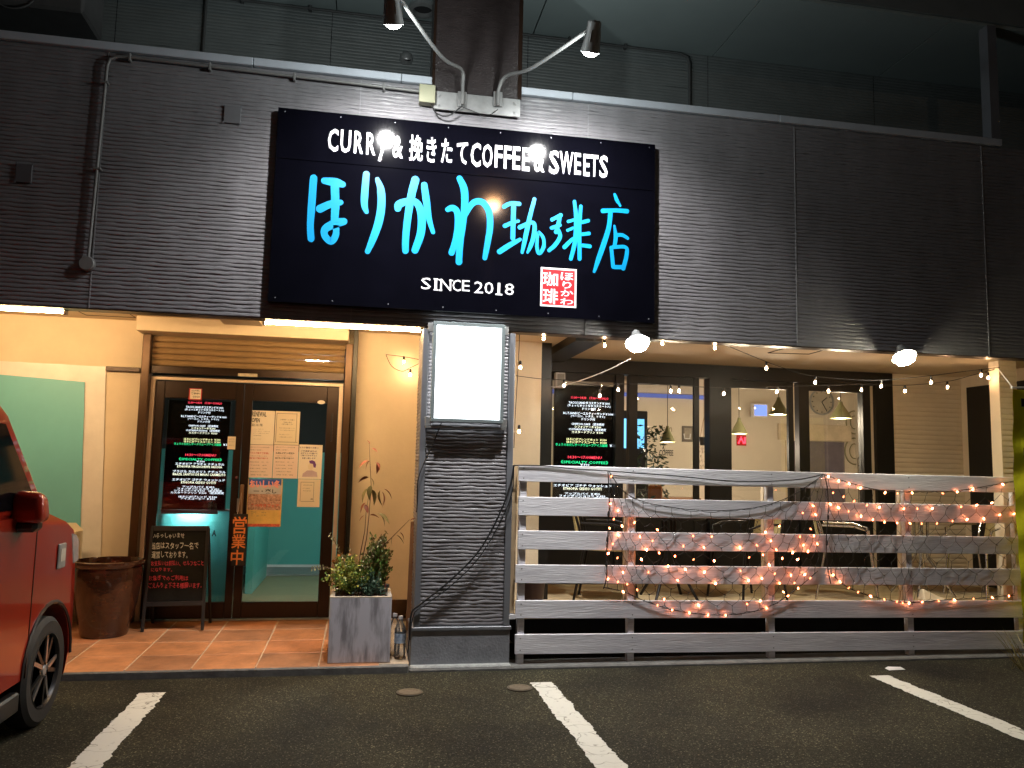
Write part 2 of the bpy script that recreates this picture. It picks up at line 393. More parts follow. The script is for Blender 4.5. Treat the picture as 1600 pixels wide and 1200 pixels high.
sbar = bx('shutter_bottom_bar', m_brown, B, gx0, gx1, 1.4, 1.46, P(390,589,1.42).z, zb-.002, .003)
pa, pb = P(372,583,1.398), P(402,589,1.398)
bx('maker_plate', M('maker_plate', (.45,.4,.3), .5, 0, .3, 60), sbar, pa.x, pb.x, 1.397, 1.3995, pb.z, pa.z)
# door frame and two leaves
m_goldtrim = M('frame_cream_edge', (.62,.48,.36), .4, .2, .08)
DZ1 = P(390,592,1.44).z
df = bx('door_frame', m_brown, B, gx0, gx1, 1.46, 1.56, DZ1-.03, DZ1)
bx('frame_edge', m_goldtrim, df, gx0+.004, gx1-.004, 1.44, 1.4595, DZ1-.036, DZ1-.012)
for a in (gx0+.002, gx1-.036): bx('frame_jamb', m_goldtrim, df, a, a+.034, 1.44, 1.52, EZ+.003, DZ1-.038)
bx('threshold', m_steel, df, gx0+.04, gx1-.04, 1.44, 1.52, EZ+.001, EZ+.014)
dx0, dx1 = gx0+.04, gx1-.04; dm = P(373,780,1.48).x; dzt = DZ1-.045
def door_leaf(x0, x1, sl_, sr, zb_, zt_):
    zlo = EZ+.018
    d = MB()
    d.box(x0, x0+sl_, 1.455, 1.495, zlo, dzt); leaf = d.build('door', m_brown, B, bevel=.003)
    bx('stile', m_brown, leaf, x1-sr, x1, 1.455, 1.495, zlo, dzt, .003)
    bx('bottom_rail', m_brown, leaf, x0+sl_+.001, x1-sr-.001, 1.457, 1.493, zlo, zb_, .003)
    bx('top_rail', m_brown, leaf, x0+sl_+.001, x1-sr-.001, 1.457, 1.493, zt_, dzt, .003)
    bx('pane', m_glassd, leaf, x0+sl_, x1-sr, 1.474, 1.478, zb_, zt_)
    return leaf
gzb, gzt = P(440,940,1.47).z, P(390,626,1.47).z
lf1 = door_leaf(dx0, dm-.003, .075, dm-P(361,780,1.48).x, gzb, gzt)
lf2 = door_leaf(dm+.003, dx1, .07, .1, gzb, gzt)
hp = P(378,782,1.42)
hd = MB(); hd.box(hp.x-.02, hp.x+.012, 1.4, 1.43, P(378,803,1.42).z, P(378,757,1.42).z)
hh = hd.build('handle', M('handle_bronze', (.3,.18,.1), .35, .6), lf2, bevel=.006, seg=2)
bx('handle_plate', m_steel, lf2, hp.x-.045, hp.x-.01, 1.449, 1.4545, P(378,800,1.45).z, P(378,779,1.45).z)
kp = P(370,746,1.45); k = MB(); k.lathe([(0,0),(.014,0),(.016,.004),(.012,.012),(0,.014)], 14, (kp.x, 1.455, kp.z), Matrix.Rotation(PI/2, 3, 'X')); k.build('lock_cylinder', m_chrome, lf1, smooth=True)
hgp = P(518,670,1.45); bx('closer_arm', m_darkwin, lf2, hgp.x-.008, hgp.x+.008, 1.44, 1.4545, P(518,690,1.45).z, P(518,646,1.45).z)
# vestibule behind the doors
bx('vestibule_floor', m_floorolive, B, -2.7, .5, 1.621, 5.1, EZ-.03, EZ)
bx('vestibule_ceiling', m_back, B, -2.7, .5, EY+.121, 5.1, 2.5, 2.55)
vb = bx('vestibule_wall', m_tealwall, B, -2.7, .45, 5.0, 5.1, EZ, 1.6)
bx('vestibule_upper_wall', m_back, B, -2.7, .45, 5.002, 5.1, 1.605, 2.5)
bx('skirting', m_white, vb, -2.6, .44, 4.985, 4.9995, EZ, EZ+.05); bx('skirting_step', M('step_grey', (.22,.24,.24), .6), vb, -2.6, .44, 4.3, 4.984, EZ+.001, EZ+.02)
bx('vestibule_side_wall', m_tealwall, B, .45, .5, 1.63, 5.1, EZ, 2.5); bx('vestibule_side_wall', m_back, B, -2.76, -2.701, 1.63, 5.1, EZ, 2.5)
bx('partition', m_tealwall, B, -1.15, -1.08, 2.9, 4.2, EZ+.002, 1.5)

# ---- tiles of the entrance floor
ef = struct(MB().hexa([(-6,-.04,-.05),(.38,-.04,-.05),(.38,1.62,-.05),(-6,1.62,-.05)], [(-6,-.04,.0515),(.38,-.04,.0515),(.38,1.62,.0888),(-6,1.62,.0888)]).build('entrance_floor', m_grout))
tw = .42; base = None
for i in range(11):
    for j in range(4):
        x0 = -1.5+(i-8)*tw+(0 if i < 100 else 0)
        x0 = -1.085+(i-8)*tw
        x1 = min(x0+tw, .378); y0 = -.085+.4*j; y1 = min(y0+.4, 1.5)
        if x1-x0 < .03: continue
        zz = lambda y: .054+(EZ-.058)*(y+.08)/1.58
        mb = MB(); h = random.uniform(0,.0015)
        xa, xb, ya, yb = x0+.0045, x1-.0045, y0+.0045, y1-.0045
        mb.hexa([(xa,ya,zz(ya)-.02),(xb,ya,zz(ya)-.02),(xb,yb,zz(yb)-.02),(xa,yb,zz(yb)-.02)], [(xa,ya,zz(ya)+h),(xb,ya,zz(ya)+h),(xb,yb,zz(yb)+h),(xa,yb,zz(yb)+h)])
        mb.build('tile', random.choice(m_tiles), ef, bevel=.003)

# ---- patio recess
WY, DK, PS = 1.7, .35, 2.545
pso = bx('patio_soffit', m_creamsoff, B, 1.2, 7.6, .136, WY, PS, PS+.05)
bx('party_wall', m_patiowall, B, 1.2, P(845,640,.8).x, .8, WY+.3, 0, PS-.001)
bx('party_wall', m_cream, B, 1.13, 1.199, .5, EY-.001, 0, SZ-.003)
bx('dark_post', m_darkwin, B, P(845,640,.8).x+.002, P(859,640,.86).x, .82, .92, DK, PS-.001)
for i in range(14):    # deck boards
    y0 = .12+.115*i
    if y0 > WY: break
    bx('deck_board', m_deck, B, 1.15, 7.4, y0, y0+.109, DK-.03, DK, .003)
bx('deck_beam', m_back, B, 1.2, 7.4, .3, 1.6, .1, DK-.032)
# soffit hatch lines and duct
m_line_dark = M('hatch_gap', (.05,.035,.02), .6)
def frame_on(z, pts, parent, name, wdt=.012):
    q = [PZ(x, y, z) for x, y in pts]; mb = MB()
    for i in range(4):
        a, b = q[i], q[(i+1) % 4]; mb.tube([a, b], wdt/2, 4)
    mb.build(name, m_line_dark, parent)
frame_on(PS, [(1200,551),(1236,541),(1300,543),(1264,553)], pso, 'access_hatch')
d0, d1 = PZ(893,523,PS), PZ(937,523,PS)
bx('duct', m_darkwin, pso, d0.x, d1.x, .2, 1.5, PS-.07, PS-.001)
# right hand end of the patio
XR = 6.36
bx('patio_end_wall', m_patiowall, B, XR, XR+.15, .6, WY+.3, 0, PS-.001)
bx('end_door', m_darkwin, B, XR-.03, XR-.001, .66, WY-.12, DK+.001, PS-.13)
ribbed('end_pier', m_patiowall, B, P(1563,640,.5).x, P(1590,640,.5).x, 0, PS-.001, .5, .05, .006, .2, .1)
bx('end_pier_core', m_patiowall, B, P(1563,640,.5).x, P(1590,640,.5).x, .5, .62, 0, PS-.001)
# window wall
def WX(px): return P(px, 680, WY).x
hz0, hz1 = P(1100,603,WY).z, PS-.001
bx('window_header', m_darkwin, B, WX(845), WX(1395), WY-.02, WY+.1, hz0+.08, hz1)
def post(px0, px1, mat=m_darkwin, y0=WY, y1=WY+.09): return bx('mullion', mat, B, WX(px0), WX(px1), y0, y1, DK+.002, hz0+.079)
[bx('gap_panel', m_darkwin, B, WX(a)+.001, WX(b)-.001, WY+.03, WY+.06, DK+.002, 1.06) for a, b in ((975,983),(1094,1107),(1242,1249))]
post(845,862); post(962,975); post(983,996); post(1086,1094,m_darkwin,WY+.02,WY+.06); post(1107,1141,m_darkwin,WY-.03,WY+.1); post(1234,1242,m_darkwin,WY+.02,WY+.06)
post(1249,1265); post(1349,1361); post(1361.5,1368,m_patiowall,WY+.03,WY+.08); post(1368,1395,m_darkwin,WY-.02,WY+.1)
ribbed('patio_siding', m_patiowall, B, WX(1395)+.001, XR-.001, DK, PS-.001, WY, .05, .005, .2, .1)
bx('patio_back_wall', m_patiowall, B, WX(1395)+.001, XR-.001, WY+.005, WY+.12, 0, PS-.001)
wn = thing('sliding_window', '', '', (0,0,0)); 
bpy.data.objects.remove(wn)
for a, b in ((862,962),(996,1086),(1141,1234),(1265,1349)):
    fr = bx('window', m_darkwin, B, WX(a), WX(b), WY+.03, WY+.06, DK+.002, 1.06)
    bx('pane', m_glass, fr, WX(a), WX(b), WY+.042, WY+.047, 1.061, hz0+.075)
    bx('top_rail', m_darkwin, fr, WX(a), WX(b), WY+.031, WY+.059, hz0+.0, hz0+.078)
    if a == 996: pass
bx('bottom_rail', m_darkwin, B, WX(845), WX(1395), WY-.012, WY+.028, DK+.001, DK+.06)
# room behind the windows
RY = 5.2
bx('room_floor', M('room_floor', (.16,.1,.06), .5), B, 1.3, 7.5, WY+.12, RY+.4, DK-.05, DK)
bx('room_ceiling', m_offwhite, B, 1.3, 7.5, WY+.101, RY+.4, 2.85, 2.9)
bx('room_back_wall', m_offwhite, B, 1.3, 7.5, RY, RY+.12, DK, 2.85)
bx('room_side_wall', m_offwhite, B, 1.3, 1.36, WY+.31, RY, DK, 2.85); bx('room_side_wall', m_offwhite, B, 7.4, 7.5, WY+.31, RY, DK, 2.85)
bx('room_front_wall', m_offwhite, B, 1.36, 7.4, WY+.11, WY+.13, hz0+.1, 2.85)
bx('ceiling_beam', m_offwhite, B, 3.3, 3.5, 2.1, RY-.002, 2.62, 2.849)
dwx0, dwx1 = P(1238,700,RY).x, P(1318,700,RY).x
dw = bx('doorway', M('doorway_mauve', (.17,.15,.19), .7), B, dwx0, dwx1, RY-.02, RY-.002, DK, P(1280,690,RY).z)
bx('door_header', M('header_cream', (.66,.55,.4), .6), dw, dwx0-.25, dwx1+.1, RY-.06, RY-.021, P(1280,689,RY).z, P(1280,664,RY).z)
bx('door_jamb', M('jamb_cream', (.66,.55,.4), .6), dw, dwx0-.12, dwx0-.001, RY-.05, RY-.003, DK, P(1280,690,RY).z)
cvr = MB(); cvr.tube([(1.5,RY-.05,2.55),(5.2,RY-.05,2.55)], .03, 8); cvr.build('blue_lit_rail', EM('blue_rail', (.3,.35,.9), .5), B)

# ---- details on the upper wall
def round_vent(px, py, Y, r, label):
    p = P(px, py, Y); t = thing('round_vent', label, 'vent', (p.x, Y, p.z))
    RX = Matrix.Rotation(PI/2, 3, 'X')
    mb = MB(); mb.lathe([(0,0),(r,0),(r*.95,r*.5),(r*.7,r*.85),(r*.35,r)], 24, p, RX); mb.build('hood', m_steel, t, smooth=True)
    mb = MB(); mb.lathe([(0,0),(r*.55,0),(r*.55,.004),(0,.004)], 20, p+Vector((r*.12,-r*.72,-r*.45)), Matrix.Rotation(PI/2-.7, 3, 'X')); mb.build('opening', m_back, t)
round_vent(635, 92, 1.04, .06, 'round steel vent hood on the grey upper wall below the left spotlight')
pc = PZ(661, 12, 5.5); t = thing('ceiling_light', 'round recessed ceiling fitting with a pale ring beside the brown pillar', 'ceiling light', (pc.x, pc.y, 5.5))
mb = MB(); mb.lathe([(.13,-.001),(.13,-.03),(.09,-.04),(.085,-.001)], 28, pc); mb.build('ring', m_steel, t, smooth=True)
mb = MB(); mb.lathe([(0,-.004),(.084,-.004),(.084,-.002)], 28, pc); mb.build('bowl', m_back, t)
def conduit(name, pts, r, mat, label):
    mb = MB(); mb.tube(pts, r, 8); return tag(mb.build(name, mat, None, smooth=True), label, 'conduit')
m_cond = M('conduit_dark', (.07,.075,.075), .6)
c1 = thing('wall_conduit', 'thin dark conduit along the joint of the balcony ceiling and wall', 'conduit', (-6,1.0,5.46))
mb = MB(); mb.tube([(-6,1.02,5.47),(2.85,1.02,5.47),(2.93,1.02,5.44),(2.95,1.02,5.38),(2.95,1.02,4.45)], .013, 8); mb.build('pipe', m_cond, c1, smooth=True)
for x in (-3.2,-2.2,-1.2,-.62,.1,1.75,2.3):
    bx('clip', m_cond, c1, x-.012, x+.012, 1.0, 1.045, 5.448, 5.492)
q = P(320,40,1.03); conduit('downpipe_conduit', [(q.x,1.025,5.6-.12),(q.x,1.025,4.4)], .012, m_cond, 'thin dark vertical conduit on the upper wall left of the vent hood')
q = P(255,40,1.03)
# air conditioner hanging on the balcony
ac = thing('air_conditioner', 'dark air conditioner unit hanging under the balcony ceiling at the far left', 'air conditioner', (-2.9,.6,4.9))
a0 = P(0,0,.55); bx('housing', M('ac_grey', (.1,.1,.1), .6), ac, -3.25, P(142,10,.55).x, .4, .85, 4.86, 5.4, .02)
mb = MB(); mb.tube([(-2.75+.17*math.cos(a),.392,4.99+.17*math.sin(a)) for a in [2*PI*i/24 for i in range(24)]], .006, 6, closed=True); mb.build('fan_guard', M('ac_guard', (.12,.12,.12), .5), ac)
for z in (4.95,5.05): pass
# square blanking plates
for (a, b, c, d, mt, lb) in ((349,377,167,191, M('plate_grey', (.16,.16,.17), .5), 'square grey blanking plate on the siding left of the sign board'),
                            (23,51,257,284, M('plate_dark', (.11,.11,.12), .5), 'square dark blanking plate on the siding left of the vertical conduit')):
    p0, p1 = P(a, d, -.01), P(b, c, -.01); t = thing('blanking_plate', lb, 'wall plate', (p0.x, 0, p0.z))
    bx('cover', mt, t, p0.x, p1.x, -.012, .004, p0.z, p1.z, .002)
    for (sx, sz) in ((p0.x,p0.z),(p1.x,p1.z),(p0.x,p1.z),(p1.x,p0.z)): bx('screw', m_trim, t, sx-.006, sx+.006, -.0145, -.0118, sz-.006, sz+.006)

# ================================================================== SIGN BOARD
SY = -.06
s0, s1 = P(434,165,SY), P(1025,508,SY)
sx0, sx1, sz0, sz1 = -.718, 2.2, 2.6, 4.053
S = thing('sign_board', 'large glossy black shop sign board with cyan brush lettering', 'sign', (sx0, SY, sz0))
seam = P(720,272,SY).z
bx('board_panel', m_blackgloss, S, sx0, sx1, SY, -.004, sz0, seam-.002, .002)
bx('board_panel', m_blackgloss, S, sx0, sx1, SY, -.004, seam+.002, sz1, .002)
for i in range(8):
    x = sx0+.05+(sx1-sx0-.1)*i/7
    for z in (sz0+.03, sz1-.03): bx('screw', m_trim, S, x-.004, x+.004, SY-.003, SY+.001, z-.004, z+.004)
m_swhite = M('sign_white', (.85,.85,.86), .4, 0, .01)
m_cyan = M('sign_cyan', (.0,.245,.54), .35, 0, .02)
LY = SY-.0015
hl = [('C',512,530,201,237),('U',531.6,549.6,203,239),('R',553,569,205,240),('R',572,588,207,242),('y',590,606,213,252),('&',613,631,212,247),('挽',639,662,211,252),('き',666,683,214,254),('た',689,708,217,255),('て',713,732,222,257),
      ('C',735,752.5,223,261),('O',753,771,225,262),('F',772.5,786,227,262),('F',787,800,228,264),('E',800.5,814,229,265),('E',815.5,829,231,267),('&',834,852,232,269),('S',857.5,875,235,272),('W',874,897,237,272),('E',897,909,239,273),('E',911,922.5,241,275),('T',922,936,242,276),('S',936,951,243,278)]
for ch, a, b, c, d in hl: fitpx('letter', ch, m_swhite, S, a+.6, b-1.2, c, d, LY, .02 if ord(ch) < 128 else .018)
z5 = lambda x, y: (420+x/5, 160+y/5)
z8 = lambda x, y: (700+x/4, 200+y/4)
U5, U8 = 1/5*.0054, 1/4*.0054
brush('letter', [[(350,590,48),(335,800,50),(325,960,45),(330,1065,46)], [(435,612,46),(520,625,62),(575,640,46)], [(515,640,55),(520,800,55),(515,900,50),(512,960,48)], [(400,832,55),(480,795,50),(560,782,40)], [(585,930,50),(525,945,62),(445,985,52),(437,1040,46),(485,1085,48),(522,1040,44),(528,960,40)]], m_cyan, S, z5, LY, U5)
brush('letter', [[(762,560,45),(750,700,50),(747,800,45),(764,855,30)], [(848,602,32),(875,680,50),(880,800,55),(860,930,55),(820,1050,50),(772,1165,36)]], m_cyan, S, z5, LY, U5)
brush('letter', [[(1008,830,45),(1020,795,55),(1100,768,45),(1160,790,50),(1193,880,55),(1188,1020,55),(1142,1155,48)], [(1145,605,55),(1115,720,55),(1090,870,50),(1070,1050,48),(1068,1160,44)], [(1215,645,45),(1230,760,50),(1250,900,40),(1283,1015,28)]], m_cyan, S, z5, LY, U5)
brush('letter', [[(72,315,34),(100,380,42),(105,470,40),(92,600,38),(75,720,38),(68,838,36)], [(-2,510,28),(25,500,36),(55,520,36),(62,600,36),(48,700,36),(22,780,34)], [(92,575,24),(150,475,34),(210,462,38),(255,520,38),(262,620,36),(247,720,34),(230,812,28)], [(40,760,14),(66,680,18),(90,600,20)]], m_cyan, S, z8, LY, U8)
brush('letter', [[(350,492,24),(390,472,25),(445,474,25)], [(410,490,28),(405,690,28)], [(355,612,25),(400,592,22),(440,582,18)], [(322,773,30),(380,735,30),(450,697,20)], [(540,445,22),(510,560,26),(480,700,26),(463,778,18)], [(448,622,25),(515,592,22),(540,605,24),(535,680,26),(515,740,24),(497,778,14)], [(568,652,18),(594,685,20),(598,740,22),(570,785,22),(555,740,20),(562,655,16)]], m_cyan, S, z8, LY, U8)
brush('letter', [[(650,572,22),(705,545,24)], [(700,550,22),(690,600,24),(675,650,24)], [(648,625,22),(700,607,20)], [(690,640,24),(700,680,24),(670,730,24),(632,765,22)], [(790,460,20),(800,560,24),(795,700,26),(767,818,22)], [(752,585,20),(785,575,18)], [(747,640,18),(782,625,16)], [(727,745,25),(770,702,22),(790,690,20)], [(830,490,20),(820,620,24),(822,818,24)], [(840,590,22),(875,580,22)], [(840,665,22),(880,660,22)], [(840,735,22),(885,740,24)]], m_cyan, S, z8, LY, U8)
brush('letter', [[(1042,415,18),(1055,450,22),(1076,486,14)], [(968,518,28),(1040,515,24),(1118,520,28)], [(1015,530,28),(1005,620,28),(975,720,30),(940,820,28),(914,898,16)], [(1040,612,14),(1048,680,24),(1040,740,22)], [(1052,670,22),(1090,670,22),(1123,690,18)], [(1020,748,22),(1032,868,24)], [(1030,746,22),(1110,746,22),(1115,800,24),(1095,878,26)], [(1040,870,24),(1098,870,24)]], m_cyan, S, z8, LY, U8)
for ch, a, b, c, d in (('S',658,673,434,452),('I',679,683,435,453),('N',688,705,436,454),('C',707,720,437,455),('E',722,734,438,455),('2',741,755,440,458),('0',757,771,441,459),('1',777.5,781.5,442,460),('8',789,803,443,461)):
    fitpx('letter', ch, m_swhite, S, a, b, c, d, LY, .0)
for a, b, c, d in ((677.5,684.5,434.8,436.6),(677.5,684.5,451.8,453.6),(685.5,691,436,438),(685.5,691,452,454.3),(702,708,437,439),(774,785,458.5,461)):
    bx('letter_serif', m_swhite, S, P(a,c,LY).x, P(b,c,LY).x, LY-.0008, LY-.0003, P(a,d,LY).z, P(a,c,LY).z)
# red stamp
st0, st1 = P(844,478,LY), P(901,421,LY)
m_red = M('stamp_red', (.42,.01,.015), .4, 0, .05)
stp = bx('stamp', m_swhite, S, st0.x, st1.x, LY-.001, LY+.001, st0.z, st1.z)
bx('stamp_field', m_red, stp, st0.x+.014, st1.x-.014, LY-.0018, LY-.0011, st0.z+.014, st1.z-.014)
for ch, a, b, c, d in (('珈',848,872,425,447),('琲',848,872,451,475),('ほ',876,896,426,438),('り',879,893,440,451),('か',876,896,453,463),('わ',875,896,466,476)):
    fitpx('stamp_letter', ch, m_swhite, stp, a, b, c, d, LY-.0024, .012)

# ================================================================== SPOTLIGHTS OVER THE SIGN
pt = thing('mounting_plate', 'galvanised steel plate bolted under the brown pillar above the sign', 'steel plate', (.42,-.02,4.1))
pz0, pz1 = P(750,178,-.03).z, P(750,150,-.03).z
bx('plate', m_steel, pt, .418, 1.098, -.042, -.031, pz0, pz1, .003)
for x in (.46, 1.055):
    for z in (pz0+.035, pz1-.035):
        mb = MB(); mb.lathe([(0,.0),(.018,0),(.018,.004),(.011,.004),(.011,.014),(0,.014)], 6, (x,-.042,z), Matrix.Rotation(PI/2,3,'X')); mb.build('bolt', m_steel, pt)
m_lens = EM('spot_lens', (1,.98,.95), 60)
m_housing = M('lamp_housing', (.3,.31,.31), .5, .3)
RXN = Matrix.Rotation(PI/2, 3, 'X')
def spot(px_b, path, lens, aim, label):
    base = P(px_b, 155, -.05)
    t = thing('arm_spotlight', label, 'spotlight', base, 0, 'spotlights on arms above the sign')
    bx('bracket', m_steel, t, base.x-.035, base.x+.035, -.056, -.0425, base.z-.06, base.z+.06, .003)
    bx('clamp', m_armmetal, t, base.x-.012, base.x+.012, -.085, -.0565, base.z-.055, base.z+.05, .004)
    pts = [Vector(p) for p in path]; sm = []
    for i in range(len(pts)-1):
        a, b, c, d = pts[max(i-1,0)], pts[i], pts[i+1], pts[min(i+2,len(pts)-1)]
        for k in range(6):
            u = k/6; sm.append(.5*(2*b+(c-a)*u+(2*a-5*b+4*c-d)*u*u+(3*b-a-3*c+d)*u**3))
    sm.append(pts[-1]); mb = MB(); mb.tube(sm, .014, 10); mb.build('arm', m_armmetal, t, smooth=True)
    L = Vector(lens); ax = (Vector(aim)-L).normalized(); rot = ax.to_track_quat('Z', 'Y').to_matrix()
    mb = MB(); mb.lathe([(0,-.2),(.035,-.2),(.045,-.19),(.05,-.1),(.062,-.03),(.066,.0),(.06,.004),(.055,-.006)], 24, L, rot); hs = mb.build('housing', m_housing, t, smooth=True)
    mb = MB(); mb.lathe([(0,.03),(.025,.026),(.045,.014),(.056,-.004)], 24, L, rot); mb.build('lens', m_lens, hs, smooth=True)
    for k in range(6):
        a = 2*PI*k/6; e = rot @ Vector((.058*math.cos(a), .058*math.sin(a), -.06)); f = rot @ Vector((.05*math.cos(a), .05*math.sin(a), -.14))
        mb = MB(); mb.tube([L+e, L+f], .004, 4); mb.build('cooling_fin', m_housing, hs)
    tail = L-ax*.19
    mb = MB(); mb.tube([sm[-1], tail], .016, 8); mb.build('swivel', m_armmetal, hs)
    ld = bpy.data.lights.new('spot_lamp', 'SPOT'); ld.energy = SPOT_W; ld.spot_size = math.radians(138); ld.spot_blend = 1; ld.shadow_soft_size = .045; ld.color = (1,.97,.96)
    lo = bpy.data.objects.new('spot_lamp', ld); col.objects.link(lo); lo.parent = t; lo.location = (L+ax*.03)-base
    lo.rotation_euler = ax.to_track_quat('-Z', 'Y').to_euler()
    ld = bpy.data.lights.new('bulb_glow', 'POINT'); ld.energy = GLOW_W; ld.shadow_soft_size = .03; ld.color = (.93,1,.99)
    lo = bpy.data.objects.new('bulb_glow', ld); col.objects.link(lo); lo.parent = t; lo.location = (L+ax*.06)-base; return t
SPOT_W = 420; GLOW_W = 34
LL, LR = P(615,38,-.96), P(922,82,-.92)
bl, br = P(722,155,-.05), P(778,158,-.05)
tl = P(630,3,-.93); tr = P(926,42,-.9)
spot(722, [(bl.x,-.07,bl.z-.05),(bl.x,-.07,bl.z+.1),(bl.x-.02,-.12,bl.z+.2), bl.lerp(tl,.4)+Vector((0,0,.06)), tl+Vector((0,0,-.01))], LL, LL+Vector((.1,.5,-.85)), 'white spotlight on a bent arm rising to the left above the sign')
spot(778, [(br.x,-.07,br.z-.05),(br.x,-.07,br.z+.08),(br.x+.05,-.13,br.z+.17), br.lerp(tr,.4)+Vector((0,0,.05)), tr+Vector((0,0,.0))], LR, LR+Vector((-.02,.48,-.87)), 'white spotlight on a bent arm reaching right above the sign')
# junction box, conduit, loose wires
jb = thing('junction_box', 'cream plastic junction box at the end of the long conduit', 'junction box', P(668,147,-.05))
j0, j1 = P(655,158,-.08), P(680,134,-.08)
m_jb = M('cream_plastic', (.3,.3,.2), .5, 0, .05); bx('body', m_jb, jb, j0.x, j1.x, -.075, -.005, j0.z, j1.z, .004); bx('lid', m_jb, jb, j0.x-.003, j1.x+.003, -.086, -.0755, j0.z-.003, j1.z+.003, .004)
cdt = thing('long_conduit', 'grey painted conduit running along under the coping and down the siding', 'conduit', P(138,405,-.03))
cpx = [(656,143),(560,131),(330,104),(200,89)]
pts = [P(x, y, -.03) for x, y in cpx]+[P(185,88,-.03), P(172,92,-.03), P(167.5,103,-.03), P(153,250,-.03), P(138,402,-.03)]
mb = MB(); mb.tube(pts, .0115, 10); mb.build('pipe', m_armmetal, cdt, smooth=True)
for x, y, v in ((203,89.5,0),(328,104,0),(460,120,0),(600,136,0),(163,129,1),(152,264,1)):
    p = P(x, y, -.03); bx('strap', m_armmetal, cdt, *( (p.x-.008,p.x+.008) if not v else (p.x-.028,p.x+.028) ), -.044, .0, *((p.z-.03,p.z+.03) if not v else (p.z-.008,p.z+.008)), .003)
pe = P(136,412,-.02); mb = MB(); mb.lathe([(0,0),(.052,0),(.052,.035),(.046,.042),(0,.042)], 26, (pe.x,.0,pe.z), RXN); mb.build('end_box', m_armmetal, cdt, smooth=True)
def wire(name, label, pts, r=.004, mat=None, cat='cable', n=6):
    P_ = [Vector(p) for p in pts]; sm = []
    for i in range(len(P_)-1):
        a, b, c, d = P_[max(i-1,0)], P_[i], P_[i+1], P_[min(i+2,len(P_)-1)]
        for k in range(5):
            u = k/5; sm.append(.5*(2*b+(c-a)*u+(2*a-5*b+4*c-d)*u*u+(3*b-a-3*c+d)*u**3))
    sm.append(P_[-1]); mb = MB(); mb.tube(sm, r, n); o = mb.build(name, mat or m_black, None, smooth=True)
    return tag(o, label, cat)
wire('cable', 'black wire looping from the junction box to the left spotlight bracket', [P(673,158,-.05), P(681,176,-.06), P(700,181,-.06), P(722,166,-.07)], .006)
wire('cable', 'thin black wire sagging between the two spotlight brackets', [P(722,167,-.07), P(745,176,-.06), P(760,182,-.06), P(778,171,-.07)], .0035)

# ================================================================== LIGHT BOX SIGN
LB = thing('light_box_sign', 'white glowing light box sign on the upper part of the column', 'sign', P(735,660,-.1))
lx0, lx1 = .452, 1.062
FYB = -.08
c4 = [P(678,501,FYB), P(790,508,FYB), P(786,662,FYB), P(672,658,FYB)]
lx0, lx1 = (c4[0].x+c4[3].x)/2, (c4[1].x+c4[2].x)/2; lz1, lz0 = (c4[0].z+c4[1].z)/2, (c4[2].z+c4[3].z)/2
m_lbf = M('light_box_frame', (.3,.36,.37), .4, .6, .06)
fw = .026
bx('frame_rail', m_lbf, LB, lx0, lx1, FYB, -.03, lz1-fw, lz1, .003); bx('frame_rail', m_lbf, LB, lx0, lx1, FYB, -.03, lz0, lz0+fw, .003)
bx('frame_stile', m_lbf, LB, lx0, lx0+fw, FYB, -.03, lz0+fw+.001, lz1-fw-.001); bx('frame_stile', m_lbf, LB, lx1-fw, lx1, FYB, -.03, lz0+fw+.001, lz1-fw-.001)
bx('lit_panel', EM('light_box_glow', (.93,.97,1), 5.5), LB, lx0+fw+.001, lx1-fw-.001, FYB+.012, -.035, lz0+fw+.001, lz1-fw-.001)
m_ghost = EM('light_box_print', (.84,.86,.88), .9)
for ch, a, b, c, d in (('ほ',724,743,519,534),('り',728,741,537,547),('か',727,744,550,560),('わ',724,740,565,576),('珈',741,752,567,577)):
    fitpx('letter', ch, m_ghost, LB, a, b, c, d, FYB+.0105, 0)
for (a, b) in ((lx0-.035, lx0+.01), (lx1-.01, lx1+.035)):
    for z in (lz0-.03, lz1-.07): bx('bracket', m_steel, LB, a, b, -.03, -.009, z, z+.065, .002)
bx('support_bar', m_steel, LB, lx0-.03, lx1+.03, -.05, -.0095, lz0-.045, lz0-.032)
wire('cable', 'black lead hanging from the light box around the edge of the column', [P(690,660,-.045), P(680,685,-.03), P(662,725,-.025), P(653,752,-.03), P(652,790,.0), P(651,800,.02)], .0045)
wire('cable', 'bundle of black cables sagging across the column front from the fence top', [P(803,727,-.03), P(797,760,-.03), P(775,815,-.03), P(745,865,-.03), P(700,910,-.03), P(660,942,-.03), P(643,958,-.03), P(640,1000,-.03)], .007)
wire('cable', 'thinner black cable beside the cable bundle across the column', [P(803,727,-.035), P(800,770,-.035), P(782,815,-.03), P(748,872,-.03), P(705,915,-.03), P(665,945,-.03), P(646,962,-.03), P(637,1020,-.03)], .004)

# ================================================================== ENTRANCE LIGHTS
m_tube = EM('led_tube', (1,.64,.3), 250)
def led(x0, x1, label):
    t = thing('tube_light', label, 'tube light', ((x0+x1)/2, .17, 2.53), 0)
    bx('tray', m_white, t, x0, x1, .137, .2, 2.525, 2.56)
    mb = MB(); mb.tube([(x0+.02,.17,2.487),(x1-.02,.17,2.487)], .014, 10); mb.build('tube', m_tube, t, smooth=True)
    for x in (x0, x1-.02): bx('end_cap', m_white, t, x, x+.019, .15, .19, 2.465, 2.5245)
led(P(411,498,.17).x, P(661,511,.17).x, 'bright LED tube light under the fascia between the door and the column')
led(P(106,480,.17).x-1.22, P(106,480,.17).x, 'bright LED tube light under the fascia above the teal sheet')
bk = thing('ceiling_lamp', 'flat square unlit ceiling lamp with a dark edge beside the LED tube above the door', 'ceiling lamp', P(372,504,.5))
qa, qb = P(338,503,.55), P(412,503,.55)
